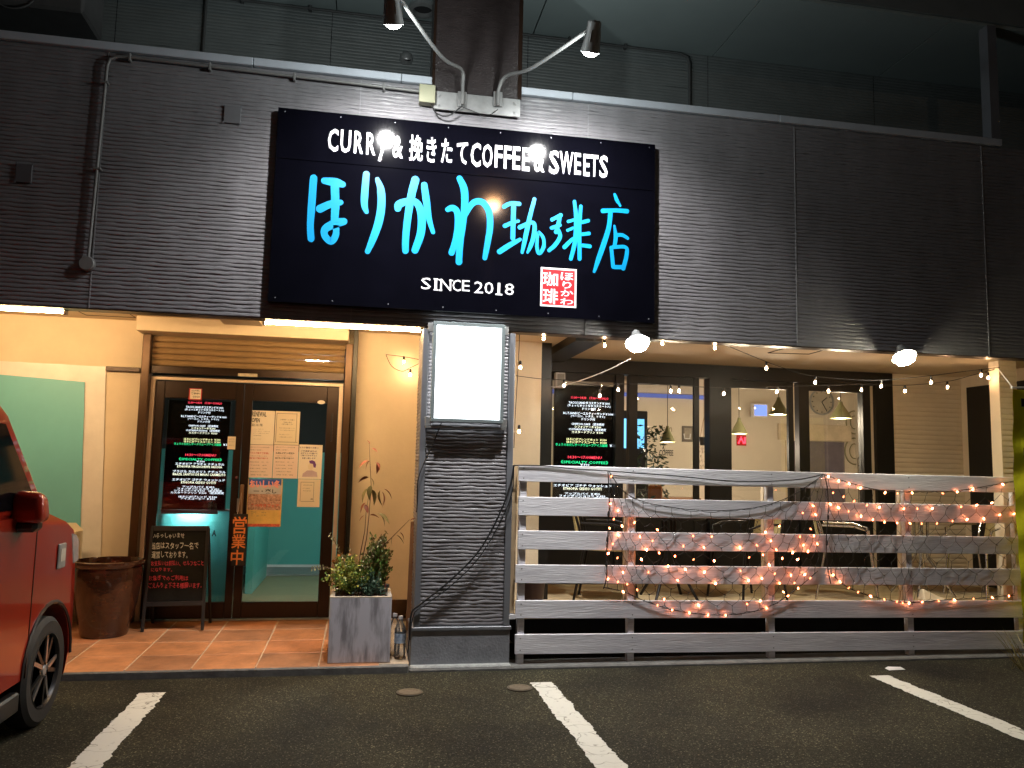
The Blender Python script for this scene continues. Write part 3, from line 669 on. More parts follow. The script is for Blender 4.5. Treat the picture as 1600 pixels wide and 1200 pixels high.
bx('base', m_brown, bk, qa.x, qb.x, .4, .75, 2.575, SZ-.001, .004); bx('diffuser', M('lamp_acrylic', (.6,.5,.38), .4), bk, qa.x+.02, qb.x-.02, .42, .73, 2.545, 2.5745, .01)
frame_on(SZ, [(112,481),(190,483),(212,496),(134,492)], B, 'soffit_hatch', .008)

# ---- sheet on the left wall
vs_t = thing('vinyl_sheet', 'cream vinyl sheet with a teal centre covering the wall left of the door', 'vinyl sheet', P(80,900,EY))
def sheet(name, mat, pts, Y, parent, amp, n=26):
    (ax, ay), (bx_, by), (cx, cy), (dx, dy) = pts
    mb = MB(); vs_ = []; fs = []
    for j in range(n+1):
        for i in range(n+1):
            u, v = i/n, j/n
            p = P((ax*(1-u)+bx_*u)*(1-v)+(dx*(1-u)+cx*u)*v, (ay*(1-u)+by*u)*(1-v)+(dy*(1-u)+cy*u)*v, Y)
            k = mnoise.noise((p.x*3, p.z*2.2, Y*9))+.6*mnoise.noise((p.x*8+p.z*5, p.z*4, 2))
            e = .0035*mnoise.noise((p.x*14, p.z*11, 7))
            vs_.append((p.x+(e if i in (0, n) else 0), Y-.004-amp*(k+.6)*(.35 if j > 6 else 1), p.z+(e if j in (0, n) else 0)))
    for j in range(n):
        for i in range(n): a = j*(n+1)+i; fs.append((a, a+1, a+n+2, a+n+1))
    mb.add(vs_, fs); return mb.build(name, mat, parent, smooth='all')
sheet('sheet', m_sheet, [(-150,556),(166,573),(155,960),(-170,960)], 1.494, vs_t, .004)
sheet('teal_centre', m_teal, [(-120,575),(133,597),(122,945),(-140,945)], 1.483, vs_t, .0035)
bx('sheet_rod', m_brown, vs_t, P(166,576,1.48).x, P(219,578,1.48).x, 1.46, 1.4935, P(190,580.5,1.48).z, P(190,573.5,1.48).z, .003)

# ================================================================== LED MENU SCREENS
m_scr = M('screen_black', (.006,.006,.009), .2, 0, .1)
LED = {'r': EM('led_red', (1,.06,.1), 2.2), 'w': EM('led_white', (.82,.88,1), 2.4), 'y': EM('led_yellow', (1,.95,.45), 2.2), 'p': EM('led_pale', (1,.98,.72), 2.2), 'g': EM('led_green', (.03,1,.35), 1.6)}
MENU = [('11:00〜14:30　17:00〜19:00LO',740,1270,397,34,'r'),('TACOS SANDタコスサンド￥1000',705,1290,465,38,'w'),('(ちょっとホットなタコスミート入)',690,1300,507,38,'w'),('ドリンク付',900,1090,546,36,'w'),
 ('B.L.T.SANDビーエルティーサンド￥1000',630,1340,610,38,'w'),('(ベーコン、レタス、トマト)',735,1220,650,36,'w'),('ドリンク付',890,1080,688,36,'w'),
 ('CHIFFON CAKE （週末限定',745,1210,755,36,'w'),('シフォンケーキ￥500',790,1165,793,34,'p'),('CUSTARDPUDDING （週末限定',705,1235,828,36,'w'),('カスタードプリン ￥500',750,1195,866,34,'p'),
 ('ほろにがブレンドホット ￥500',675,1245,966,36,'y'),('ほろにがアイスコーヒー ￥500',675,1245,1003,34,'y'),('きょうのおだしサードウェーブアイス珈琲',520,1255,1040,40,'g'),('￥5',1288,1350,1050,34,'w'),
 ('14:30〜17:00MENU',695,1175,1210,38,'r'),('《SPECIALTY COFFEE》',595,1265,1277,46,'g'),('￥500',870,1000,1311,28,'w'),('エチオピア アラチャ ナチュラル',540,1305,1352,40,'w'),('ETHIOPIA YIRGACHEFFE ARICHA',570,1270,1393,34,'p'),
 ('ブラジル カルメリト ナチュラル',500,1325,1470,42,'w'),('BRAZIL SANTOS DE MINAS CARMELITO',500,1325,1515,36,'p'),('エチオピア ゴチチ ウォッシュド',490,1315,1597,40,'w'),('ETHIOPIA GEDEO GOTITI',630,1170,1640,36,'p'),
 ('アップルパイ ￥450',650,1150,1708,34,'w'),('フォンダンショコラ ￥450',570,1225,1738,30,'w'),('シフォンケーキ￥500 （週末限定',520,1270,1769,32,'w'),('カスタードプリン ￥500 （週末限定',465,1300,1801,34,'w'),('ほろにがブレンド ￥500',590,1190,1862,32,'w'),('アイスコーヒー ￥500',620,1160,1893,32,'w')]
def menu(label, rect, Y, tf):
    p0, p1 = P(rect[0], rect[3], Y), P(rect[2], rect[1], Y)
    t = thing('menu_screen', label, 'screen', ((p0.x+p1.x)/2, Y+.03, p0.z))
    bx('panel', m_scr, t, p0.x, p1.x, Y+.003, Y+.05, p0.z, p1.z, .003)
    for s, a, b, c, h, k in MENU:
        ax, ay = tf(220+a/10, 590+(c-h/2)/10); bx_, by = tf(220+b/10, 590+(c+h/2)/10)
        fitpx('text_line', s, LED[k], t, ax, bx_, ay, by, Y, .012, res=1)
    return t
ms = menu('black LED menu screen with white, red and green lines behind the left door pane', (252,628,361,796), 1.56, lambda x, y: (x, y))
bx('stand', m_steel, ms, P(252,797,1.58).x, P(340,797,1.58).x, 1.57, 1.6, P(300,803,1.58).z, P(300,797,1.58).z)
menu('black LED menu screen with coloured lines behind the patio window', (864,604,961,800), WY+.1, lambda x, y: (921+(x-320)*1.1, 622+(y-629.7)*1.14))
# lit teal cabinet under the door screen
cb = thing('lit_cabinet', 'teal panel under the door menu screen lit by a small white lamp', 'display panel', P(300,945,1.7))
c0, c1_ = P(244,948,1.72), P(362,798,1.72)
bx('panel', m_tealwall, cb, c0.x, c1_.x, 1.72, 1.75, c0.z, c1_.z)
bx('shelf', m_steel, cb, c0.x, c1_.x, 1.62, 1.719, c1_.z, c1_.z+.015)
lp = P(300,806,1.66)
bx('lamp', EM('cabinet_lamp', (.75,.97,1), 260), cb, P(278,806,1.66).x, P(315,806,1.66).x, 1.64, 1.655, c1_.z-.02, c1_.z-.004)
fitpx('letter', 'A', m_black, cb, 331,338,828,838, 1.7185, .03)

# ================================================================== PAPER ON THE DOORS
m_paper = M('paper', (.78,.7,.58), .7, 0, .03); m_paper2 = M('paper_cream', (.72,.62,.46), .7, 0, .03); m_ink = M('ink', (.03,.03,.03), .7); m_inkg = M('ink_grey', (.2,.17,.14), .7); m_inkr = M('ink_red', (.5,.05,.04), .7); m_pink = M('paper_pink', (.78,.62,.54), .7, 0, .03)
PY = 1.47
def poster(label, q, mat, cat='poster', Y=PY, tilt=0):
    t = thing('poster', label, cat, P(q[0], q[3], Y))
    p = [P(q[0], q[1], Y), P(q[2], q[1]+tilt, Y), P(q[2], q[3]+tilt, Y), P(q[0], q[3], Y)]
    xs = (p[0].x+p[3].x)/2, (p[1].x+p[2].x)/2
    bx('sheet', mat, t, xs[0], xs[1], Y, Y+.0016, p[3].z, p[0].z); return t
def lines(t, rows, mat, Y=PY, h=1.1, bold=.0):
    for s, a, b, y in rows: fitpx('text_line', s, mat, t, a, b, y-h, y+h, Y-.0006, bold, res=1)
t = poster('white paper notice headed RENEWAL OPEN on the right door pane', (390,641,428.5,694), m_paper)
fitpx('text_line', 'RENEWAL', m_ink, t, 394,416.5,643,651, PY-.0006, .03); fitpx('text_line', 'OPEN', m_ink, t, 393.5,406,653,660, PY-.0006, .03); fitpx('text_line', '2021.10.1 FRI', m_ink, t, 393,410,662,666, PY-.0006, .02)
lines(t, [('リニューアルオープン',397,412,670.5),('いたしました。これからも',396,422,674),('よろしくお願いいたします',396,420,677),('営業時間',396,408,680.5),('お待ちしております',395,408,686)], m_inkg, h=.8)
t = poster('cream framed notice beside the RENEWAL notice on the right door pane', (429.5,642,468,694.5), m_paper2)
for a, b, c, d in ((432.5,464.5,645.5,646.2),(432.5,464.5,690,690.7),(432.5,433.2,645.5,690.7),(463.8,464.5,645.5,690.7)): bx('rule', m_inkg, t, P(a,c,PY).x, P(b,c,PY).x, PY-.0009, PY-.0003, P(a,d,PY).z, P(a,c,PY).z)
lines(t, [('お客様へのお願い',438,461,656),('ご来店の際は',442,456,660),('ご協力お願いします',440,458,663)], m_inkg, h=1.1, bold=.01); lines(t, [('手指の消毒をお願いします',436,461,669),('マスクの着用をお願いします',437,460,672.5),('店内の換気をしています',436,452,679),('ご理解お願いします',436,456,683)], m_inkg, h=.8)
for nm, q, hd, hc in (('pink edged notice with red lines under the RENEWAL notice', (387,694.5,426,746), '「マスク飲食実施店」', m_inkr), ('pink edged notice with black lines under the cream framed notice', (427,695,465.5,747), '感染防止対策の取組み', m_ink)):
    t = poster(nm+' on the right door pane', q, m_pink); a = q[0]
    lines(t, [('新型コロナウイルス感染症対策',a+4,a+34,699),('飲食の皆様へ',a+4,a+24,703)], m_inkg, h=.9); lines(t, [(hd,a+4,a+33,708)], hc, h=1.6, bold=.02)
    lines(t, [('ご協力をお願いします',a+4,a+30,712.5)], m_inkg, h=.8); lines(t, [('認証店の確認が可能です',a+3,a+32,716)], hc, h=1.3, bold=.02)
    lines(t, [('確認項目　月　日',a+3,a+32,722),('手指消毒　換気',a+4,a+30,727),('距離の確保　記録',a+3,a+30,732),('実施状況の確認',a+4,a+28,737),('責任者',a+4,a+32,742)], m_inkg, h=.8)
t = poster('mask request notice with a purple haired figure on the right door pane', (466.5,694.5,503,748), m_paper)
lines(t, [('マスク着用のお願い',468,498,699.5),('ご来店時以外は',470,495,705),('必ずマスクを着けて',470,496,708.5),('ご飲食頂きますよう',470,495,712),('お願い致します',472,493,716)], M('ink_indigo', (.06,.04,.12), .7), h=1.4, bold=.02)
def blob(name, pts, mat, parent, Y):
    mb = MB(); v = [P(x, y, Y) for x, y in pts]; c = sum(v, Vector())/len(v); mb.add([c]+v, [(0, i+1, (i+1) % len(v)+1) for i in range(len(v))]); return mb.build(name, mat, parent)
blob('print', [(483,720),(488,719),(492,721),(494,726),(493,731),(490,730),(489,725),(484,724)], M('ink_purple', (.15,.05,.22), .7), t, PY-.0008)
blob('print', [(483,724),(489,725),(490,730),(487,735),(482,733),(481,728)], m_paper2, t, PY-.0010)
blob('print', [(473,740),(480,735),(488,735),(495,738),(496,745),(472,745)], M('ink_lilac', (.5,.38,.42), .7), t, PY-.0008)
t = poster('colourful event flyer in red, blue and yellow below the door notices', (386,748,440,822), M('flyer_yellow', (.75,.5,.15), .6, 0, .15, 12), tilt=2)
m_fb = M('flyer_blue', (.04,.1,.4), .6); m_fr = M('flyer_red', (.62,.12,.06), .6, 0, .4, 40); m_fp = M('flyer_photo', (.35,.13,.08), .6, 0, .6, 50, var2=(.8,.5,.38))
bx('print', m_fb, t, P(389,750,PY).x, P(440,750,PY).x, PY-.0006, PY-.0001, P(412,758,PY).z, P(412,748.5,PY).z)
bx('print', M('flyer_grey', (.5,.5,.52), .6, 0, .1), t, P(388,765,PY).x, P(440,765,PY).x, PY-.0006, PY-.0001, P(412,772,PY).z, P(412,758,PY).z)
bx('print', m_fp, t, P(387,780,PY).x, P(439,780,PY).x, PY-.0006, PY-.0001, P(412,797,PY).z, P(412,772,PY).z)
bx('print', m_fr, t, P(386,819,PY).x, P(437,819,PY).x, PY-.0006, PY-.0001, P(412,823,PY).z, P(412,818.5,PY).z)
fitpx('text_line', 'おいしい冬', M('flyer_salmon', (.85,.35,.3), .6), t, 390,438,750,763, PY-.0012, .05); fitpx('text_line', '一・楽し', m_ink, t, 396,432,764,771, PY-.0012, .03); fitpx('text_line', '食べ歩きフェア', m_fr, t, 391,436,787,793, PY-.0012, .04)
lines(t, [('参加店舗',392,400,800),('珈琲　ケーキ',392,404,803),('カレー　菓子',392,405,806),('お食事　喫茶',408,416,801),('パン　洋食',408,415,805)], m_inkg, h=1.0)
t = poster('small framed certificate low on the right door pane', (465,748.5,500,792), m_paper2)
for a, b, c, d in ((470,491,753,753.6),(470,491,783,783.6),(470,470.6,753,783.6),(490.4,491,753,783.6)): bx('rule', m_inkg, t, P(a,c,PY).x, P(b,c,PY).x, PY-.0009, PY-.0003, P(a,d,PY).z, P(a,c,PY).z)
lines(t, [('認定証',474,488,758),('ほりかわ珈琲店',473,484,763),('感染対策認定',473,486,767)], m_inkg, h=.8); lines(t, [('県',485,489,780)], m_ink, h=1.4)
t = poster('tan paper note taped on the left door stile', (355.5,682,368,702), m_paper2, 'note', 1.452); lines(t, [('お知らせ',358,366,686),('押してください',357.5,366.5,690),('開きます',358,365,696)], m_inkg, 1.452, .9)
t = poster('red bordered square sticker at the top of the left door', (295,606.5,315.5,625), m_red, 'sticker', 1.452)
bx('field', m_paper, t, P(297,615,1.452).x, P(314,615,1.452).x, 1.4505, 1.4519, P(305,623.5,1.452).z, P(305,608,1.452).z)
lines(t, [('コロナ対策',298.5,312.5,610.5),('実施中！',298.5,312.5,614.8),('COCO',301,312.5,620)], m_ink, 1.4508, 1.5, .03)
op = P(502,628.5,1.452); t = thing('oval_sticker', 'small cream oval sticker on the top corner of the right door', 'sticker', op)
mb = MB(); mb.add([(op.x,1.4525,op.z)]+[(op.x+.033*math.cos(2*PI*k/20),1.4525,op.z+.018*math.sin(2*PI*k/20)) for k in range(20)], [(0,k+1,(k+1)%20+1) for k in range(20)]); mb.build('sticker', m_paper, t)
# hanging open sign
hs = thing('hanging_sign', 'narrow black hanging sign with orange characters 営業中 on the door handle', 'sign', P(373,884,1.4))
a, b = P(359.5,884,1.39), P(388,803,1.39)
bx('board', m_black, hs, a.x+.008, b.x, 1.37, 1.388, a.z, b.z, .004)
m_or = M('orange_paint', (.75,.24,.06), .5, 0, .08)
for ch, x0, x1, y0, y1 in (('営',363.5,385.5,807,834),('業',361.5,384,835,857),('中',360.5,380,859,883)): fitpx('letter', ch, m_or, hs, x0, x1, y0, y1, 1.369, .012)
mb = MB(); top = Vector((hp.x-.004,1.39,P(378,770,1.4).z)); mb.tube([Vector((P(371,803,1.38).x,1.378,b.z)), top, Vector((P(377,803,1.38).x,1.378,b.z))], .003, 5); mb.build('cord', M('cord', (.6,.5,.4), .8), hs)

# ================================================================== CHALKBOARD, POT, BIN
cbk = thing('chalkboard_stand', 'black A frame chalkboard with white and red handwriting before the door', 'chalkboard', PZ(268,988,.08))
YB = 1.12
tl_, tr_, bl_, br_ = P(236,822,1.2), P(327,822,1.2), P(219,988,1.06), P(318,985,1.06)
def lean(u, v, d=0): # u across, v up 0..1 on the leaning board
    a = bl_.lerp(br_, u); b = tl_.lerp(tr_, u); p = a.lerp(b, v); return p+Vector((0, -d, 0))
def slab(u0, u1, v0, v1, th, d=0): 
    mb = MB(); A = [lean(u0,v0,d), lean(u1,v0,d), lean(u1,v1,d), lean(u0,v1,d)]; return mb.hexa(A, [p+Vector((0,th,0)) for p in A])
m_bwood = M('black_wood', (.012,.011,.011), .5, 0, .2, 20)
m_cb = M('chalkboard', (.008,.0085,.0085), .85, 0, .4, 7, spec=.12)
slab(.0,.05,0,1,.02).build('leg', m_bwood, cbk, bevel=.002); slab(.95,1.,0,1,.02).build('leg', m_bwood, cbk, bevel=.002)
slab(.051,.949,.955,1,.02).build('top_rail', m_bwood, cbk); slab(.051,.949,.235,.275,.02).build('bottom_rail', m_bwood, cbk); slab(.051,.949,.276,.954,.008,-.008).build('board', m_cb, cbk)
for u in (.02,.98):
    a = lean(u,1); b = Vector((lean(u,0).x, 1.4, .085)); mb = MB(); mb.tube([a+Vector((0,.03,-.02)), b], .012, 4); mb.build('rear_leg', m_bwood, cbk)
m_chalk = M('chalk_white', (.6,.6,.56), .9, 0, .2, 60); m_chalkr = M('chalk_red', (.6,.05,.08), .9, 0, .2, 60)
for s, x0, x1, y0, y1, mt in (('いらっしゃいませ',238,288,833,841,m_chalk),('当店はスタッフ一名で',236,310,847,858,m_chalk),('運営しております。',237,293,861,872,m_chalk),('お支払いは前払い、セルフなこと',236,318,876,884,m_chalkr),('になります。',236,269,887,893,m_chalkr),('お急ぎでのご利用は',232,294,899,907,m_chalkr),('ごえんりょ下さる様願います。',232,315,910,919,m_chalkr)):
    vs2, fs2 = glyph(s, .004, 1); ax = min(v[0] for v in vs2); bx2 = max(v[0] for v in vs2); az = min(v[1] for v in vs2); bz = max(v[1] for v in vs2)
    mb = MB(); pts = []
    for vx, vz in vs2:
        px = x0+(x1-x0)*(vx-ax)/(bx2-ax); py = y1-(y1-y0)*(vz-az)/(bz-az)+1.5*math.sin(vx*1.7)*.4
        # plane of the leaning board
        n_ = (tr_-tl_).cross(bl_-tl_).normalized(); d_ = ray(px, py); o_ = tl_+Vector((0,.0065,0)); tt = (o_-CAM).dot(n_)/d_.dot(n_); pts.append(CAM+d_*tt)
    mb.add(pts, fs2); mb.build('handwriting', mt, cbk)
# glazed pot
pp = PZ(168,985,.08); pot = thing('glazed_pot', 'large brown glazed ceramic pot with a rolled rim beside the chalkboard', 'pot', (P(166,940,1.0).x, 1.0, .075))
mb = MB(); pc_ = (P(166,940,1.0).x, 1.0, .075)
mb.lathe([(0,0),(.165,0),(.175,.02),(.225,.25),(.248,.42),(.252,.5),(.245,.53),(.262,.545),(.268,.56),(.262,.578),(.24,.582),(.232,.565),(.235,.5),(.2,.2),(0,.15)], 44, pc_)
mb.build('body', M('brown_glaze', (.04,.014,.007), .13, 0, .35, 5, .1, 12, coat=.5, stretch=(1,1,3)), pot, smooth=True)
mb = MB(); mb.lathe([(0,.36),(.238,.36)], 30, pc_); mb.build('soil', m_back, pot)
bn = thing('cream_bin', 'cream plastic bin with rounded corners and tan base beside the car', 'bin', P(106,970,1.2))
q0, q1 = P(82,905,1.2), P(117,818,1.2)
bx('body', M('cream_bin', (.72,.62,.42), .35, 0, .05), bn, q0.x-.02, q1.x+.04, 1.05, 1.35, q0.z, q1.z, .06); bx('base', M('tan_base', (.2,.1,.045), .5), bn, q0.x-.04, q1.x-.015, 1.08, 1.34, .07, q0.z+.02, .02)

# ================================================================== PLANTER AND PLANTS, BOTTLES
PLX0, PLX1, PLY0, PLY1, PLZ = P(513,1000,-.01).x, P(610,1000,-.01).x, -.01, .4, P(560,933,-.01).z
pln = thing('planter_box', 'square grey streaked planter box at the corner of the entrance tiles', 'planter', ((PLX0+PLX1)/2, .2, .055))
def streak(name):
    m, t, b = nodes(name); b.inputs['Roughness'].default_value = .8
    tc = t.nodes.new('ShaderNodeTexCoord'); mp = t.nodes.new('ShaderNodeMapping'); mp.inputs['Scale'].default_value = (9,9,1.6); mp.inputs['Rotation'].default_value = (0,.12,0); t.links.new(tc.outputs['Object'], mp.inputs[0])
    n = t.nodes.new('ShaderNodeTexNoise'); n.inputs['Scale'].default_value = 1.6; n.inputs['Detail'].default_value = 7; n.inputs['Roughness'].default_value = .6; t.links.new(mp.outputs[0], n.inputs['Vector'])
    r = t.nodes.new('ShaderNodeValToRGB'); e = r.color_ramp.elements; e[0].position = .38; e[0].color = (.26,.25,.27,1); e[1].position = .56; e[1].color = (.58,.57,.62,1); t.links.new(n.outputs['Fac'], r.inputs[0]); t.links.new(r.outputs[0], b.inputs['Base Color'])
    bp = t.nodes.new('ShaderNodeBump'); bp.inputs['Strength'].default_value = .2; bp.inputs['Distance'].default_value = .004; t.links.new(n.outputs['Fac'], bp.inputs['Height']); t.links.new(bp.outputs[0], b.inputs['Normal']); return m
m_pln = streak('planter_stained'); m_rim = M('planter_rim', (.5,.44,.36), .7, 0, .12)
bx('front_panel', m_pln, pln, PLX0, PLX1, PLY0, PLY0+.022, .058, PLZ-.006, .002); bx('back_panel', m_pln, pln, PLX0, PLX1, PLY1-.022, PLY1, .058, PLZ-.006)
bx('side_panel', m_pln, pln, PLX0+.001, PLX0+.022, PLY0+.0225, PLY1-.0225, .058, PLZ-.006); bx('side_panel', m_pln, pln, PLX1-.022, PLX1-.001, PLY0+.0225, PLY1-.0225, .058, PLZ-.006)
for a in ((PLX0,PLX1,PLY0,PLY0+.03),(PLX0,PLX1,PLY1-.03,PLY1),(PLX0,PLX0+.03,PLY0+.0305,PLY1-.0305),(PLX1-.03,PLX1,PLY0+.0305,PLY1-.0305)): bx('rim', m_rim, pln, *a, PLZ-.0055, PLZ+.002)
bx('soil', m_back, pln, PLX0+.03, PLX1-.03, PLY0+.03, PLY1-.03, PLZ-.08, PLZ-.02)
bx('foot', m_back, pln, PLX0+.03, PLX1-.03, PLY0+.03, PLY1-.03, .05, .0575)
def leaf_mesh(name, mat, L=.05, Wd=.022, curl=.3):
    mb = MB(); n = 5; vs_ = []; fs = []
    for i in range(n+1):
        t = i/n; wv = Wd*math.sin(PI*t**.8)*.5*(1 if 0 < i < n else 0.05); z = -curl*L*t*t
        vs_ += [(-wv, L*t, z+wv*.35), (0, L*t, z), (wv, L*t, z+wv*.35)]
    for i in range(n):
        for k in range(2): a = 3*i+k; fs.append((a, a+1, a+4, a+3))
    mb.add(vs_, fs); me = bpy.data.meshes.new(name); me.from_pydata([tuple(v) for v in mb.v], [], mb.f); me.materials.append(mat)
    for p in me.polygons: p.use_smooth = True
    return me
def leaf_obj(me, parent, pos, d, roll=0, s=1, name='leaf'):
    o = bpy.data.objects.new(name, me); col.objects.link(o); o.parent = parent; o.location = Vector(pos)-wloc(parent)
    o.rotation_euler = (Vector(d).to_track_quat('Y', 'Z') @ Matrix.Rotation(roll, 3, 'Y').to_quaternion()).to_euler(); o.scale = (s, s, s); return o
def LM(name, c): return M(name, c, .5, 0, .3, 20)
m_lr = LM('leaf_red', (.28,.07,.025)); m_lo = LM('leaf_olive', (.16,.12,.03)); m_lg = LM('leaf_green', (.1,.19,.03)); m_ly = LM('leaf_yellowgreen', (.3,.32,.05)); m_lb = LM('leaf_bluegreen', (.05,.1,.06)); m_lor = LM('leaf_orange', (.45,.17,.03)); m_stem = M('stem_brown', (.1,.05,.03), .7)
YP = .2
sap = thing('sapling', 'tall thin sapling with drooping reddish leaves in the grey planter', 'sapling', (P(563,900,YP).x, YP, PLZ-.03))
stems = [[(560,915),(565,880),(573,840),(577,800),(580,760),(578,720),(577,692)], [(560,915),(562,870),(570,830),(572,800),(576,775)], [(562,900),(590,860),(610,842),(630,822),(640,812)]]
mb = MB()
for st in stems:
    pts = [P(x, y, YP) for x, y in st]; pts[0].z = PLZ-.05; n_ = len(pts); mb.tube(pts, [.0055-.004*i/(n_-1) for i in range(n_)], 5)
mb.build('stem', m_stem, sap, smooth=True)
ml = [leaf_mesh('leaf', m_lr, .075, .034, .5), leaf_mesh('leaf', m_lo, .08, .036, .4), leaf_mesh('leaf', m_lr, .045, .02, .3)]
for x, y, dx, dz, k, s in ((577,720,-1,-.2,0,.9),(578,720,-.8,-.8,0,.8),(590,722,.2,-1,0,.8),(586,722,.8,-.5,0,.7),(576,746,-1,-.1,0,.8),(580,747,.5,-.6,1,.6),(576,762,-.7,-.8,1,1.1),(580,764,.5,-.9,1,1.1),(580,758,-.3,-1,1,1.0),(597,768,.5,-.9,0,1.1),(600,764,.9,-.4,0,.9),(594,766,-.2,-1,1,1.),(585,770,.3,-1,1,.8),(572,785,-.6,-.5,0,.8),(570,788,.4,-.8,2,1.2),(590,802,.9,-.3,1,1.1),(593,803,.7,-.7,1,.9),(578,805,.8,.1,0,.7),(570,805,-.5,-.3,2,1.),(619,836,.8,-.4,1,.8),(614,838,-.3,-.6,1,.6),(625,832,.8,-.6,0,.7),(640,814,.7,.5,0,.9),(642,818,.3,-.8,0,.8),(580,700,.6,-.2,2,1.),(578,694,-.3,.6,2,.7)):
    leaf_obj(ml[k], sap, P(x, y, YP+random.uniform(-.02,.02)), (dx, random.uniform(-.6,.3), dz), random.uniform(-.6,.6), s*1.35)
def bush(name, label, cat, c, rx, rz, ry, n, mats, L, upright=.3, nstem=12, group=None):
    base = Vector((c[0], c[1], PLZ-.04)); t = thing(name, label, cat, base); rnd = random.Random(len(name)*7+n)
    mb = MB(); tips = []
    for i in range(nstem):
        a = rnd.uniform(0, 2*PI); r = rnd.random()**.6
        tip = Vector((c[0]+rx*r*math.cos(a), c[1]+ry*r*math.sin(a), c[2]+rz*(1-.55*r*r)*rnd.uniform(.75,1.1)))
        mid = base.lerp(tip, .5)+Vector((rnd.uniform(-.02,.02), rnd.uniform(-.02,.02), .02)); mb.tube([base+Vector((rnd.uniform(-.04,.04)*1.5, rnd.uniform(-.03,.03), 0)), mid, tip], [.003,.002,.001], 4); tips.append((mid, tip))
    mb.build('stem', m_stem, t)
    for mi, mt in enumerate(mats):
        lm = MB()
        for i in range(n//len(mats)):
            mid, tip = rnd.choice(tips); f = rnd.uniform(-.6,1.05); p = mid.lerp(tip, f)+Vector([rnd.gauss(0, .012) for _ in range(3)])
            d = (tip-mid).normalized()*upright+Vector([rnd.gauss(0, .6) for _ in range(3)]); d.normalize(); s = d.cross(Vector((rnd.gauss(0,1), rnd.gauss(0,1), rnd.gauss(0,1)))).normalized(); l = L*rnd.uniform(.6,1.3); wd = l*.28
            lm.add([p, p+d*l*.5+s*wd, p+d*l, p+d*l*.5-s*wd], [(0,1,2,3)])
        stuff(lm.build('foliage', mt, t))
    return t
fx = lambda x, Y: P(x, 900, Y).x
bush('green_shrub', 'low bright green leafy shrub filling the left of the grey planter', 'shrub', (fx(545,.15), .15, PLZ-.0), .2, .25, .15, 2200, [m_ly, m_lg], .026, nstem=44)
bush('orange_shrub', 'small shrub with orange and yellow leaves behind the green shrub', 'shrub', (fx(538,.26), .26, PLZ+.06), .09, .28, .06, 420, [m_lor, m_ly, m_lo], .03, nstem=12)
bush('conifer', 'dark green upright rosemary bush on the right of the grey planter', 'shrub', (fx(588,.2), .2, PLZ+.04), .12, .36, .09, 2600, [m_lg, m_lo], .026, 1.6, 26)
bush('blue_green_herb', 'low blue green herb at the front right of the grey planter', 'shrub', (fx(582,.07), .07, PLZ-.03), .13, .17, .06, 1100, [m_lb], .022, 1., 18)
# arching twigs with small leaves
tw = thing('arching_twigs', 'thin arching twigs with tiny pale leaves reaching left over the planter edge', 'twig', (fx(540,.12), .12, PLZ-.03))
mb = MB(); lm = MB(); rnd = random.Random(5)
for st in ([(545,905),(525,890),(505,886),(483,889)], [(545,900),(535,870),(525,850),(513,832)], [(570,890),(585,860),(600,840),(604,830)], [(560,895),(575,862),(590,848),(598,838)]):
    pts = [P(x, y, .12) for x, y in st]; mb.tube(pts, [.003,.0022,.0016,.001], 4)
    for i in range(3):
        for k in range(5):
            p = pts[i].lerp(pts[i+1], k/5)
            for sg in (-1, 1):
                d = Vector((rnd.gauss(0,.4), rnd.gauss(-.2,.3), sg*.8)).normalized(); s = Vector((1,0,.2)); l = .022; lm.add([p, p+d*l*.5+s*.006, p+d*l, p+d*l*.5-s*.006], [(0,1,2,3)])
mb.build('twig', m_stem, tw); stuff(lm.build('foliage', LM('leaf_pale', (.3,.27,.12)), tw))
so_ = thing('solar_light', 'small steel solar garden light stuck in the planter corner', 'garden light', P(603,930,.05)); p_ = P(604,916,.05)
mb = MB(); mb.lathe([(0,-.06),(.008,-.06),(.008,-.012),(.02,-.01),(.022,.012),(.02,.016),(0,.017)], 16, p_); mb.build('lamp_head', m_chrome, so_, smooth=True)
mb = MB(); mb.tube([p_+Vector((0,0,-.055)), Vector((p_.x,p_.y,PLZ-.03))], .006, 6); mb.build('stake', m_black, so_)
def pet():
    m = GL('pet_plastic', (.95,.97,.97), .05, 1.5); t = m.node_tree; o = t.nodes['Material Output']; mx = t.nodes.new('ShaderNodeMixShader'); d = t.nodes.new('ShaderNodeBsdfTranslucent'); d2 = t.nodes.new('ShaderNodeBsdfDiffuse'); m2 = t.nodes.new('ShaderNodeMixShader')
    prev = o.inputs[0].links[0].from_socket; mx.inputs[0].default_value = .16; t.links.new(d.outputs[0], m2.inputs[1]); t.links.new(d2.outputs[0], m2.inputs[2]); t.links.new(prev, mx.inputs[1]); t.links.new(m2.outputs[0], mx.inputs[2]); t.links.new(mx.outputs[0], o.inputs[0]); return m
m_pet = pet()
def bottle(px, y, h, label, withlabel):
    b0 = PZ(px, 1026-(y-.12)*40, .06); t = thing('water_bottle', label, 'bottle', (P(px,1000,y).x, y, .058)); c = (P(px,1000,y).x, y, .058)
    mb = MB(); mb.lathe([(0,.0),(.036,.0),(.041,.012),(.041,h*.3),(.039,h*.33),(.041,h*.36),(.041,h*.62),(.036,h*.74),(.016,h*.88),(.014,h*.93)], 24, c)
    mb.build('body', m_pet, t, smooth=True)
    mb = MB(); mb.lathe([(0,h*.93),(.017,h*.93),(.017,h),(0,h)], 16, c); mb.build('cap', m_white, t, smooth=True)
    if withlabel:
        mb = MB(); mb.lathe([(.0418,h*.37),(.0418,h*.6)], 24, c); mb.build('label_band', M('bottle_label', (.2,.3,.5), .4, 0, .5, 30, var2=(.6,.7,.8)), t, smooth=True)
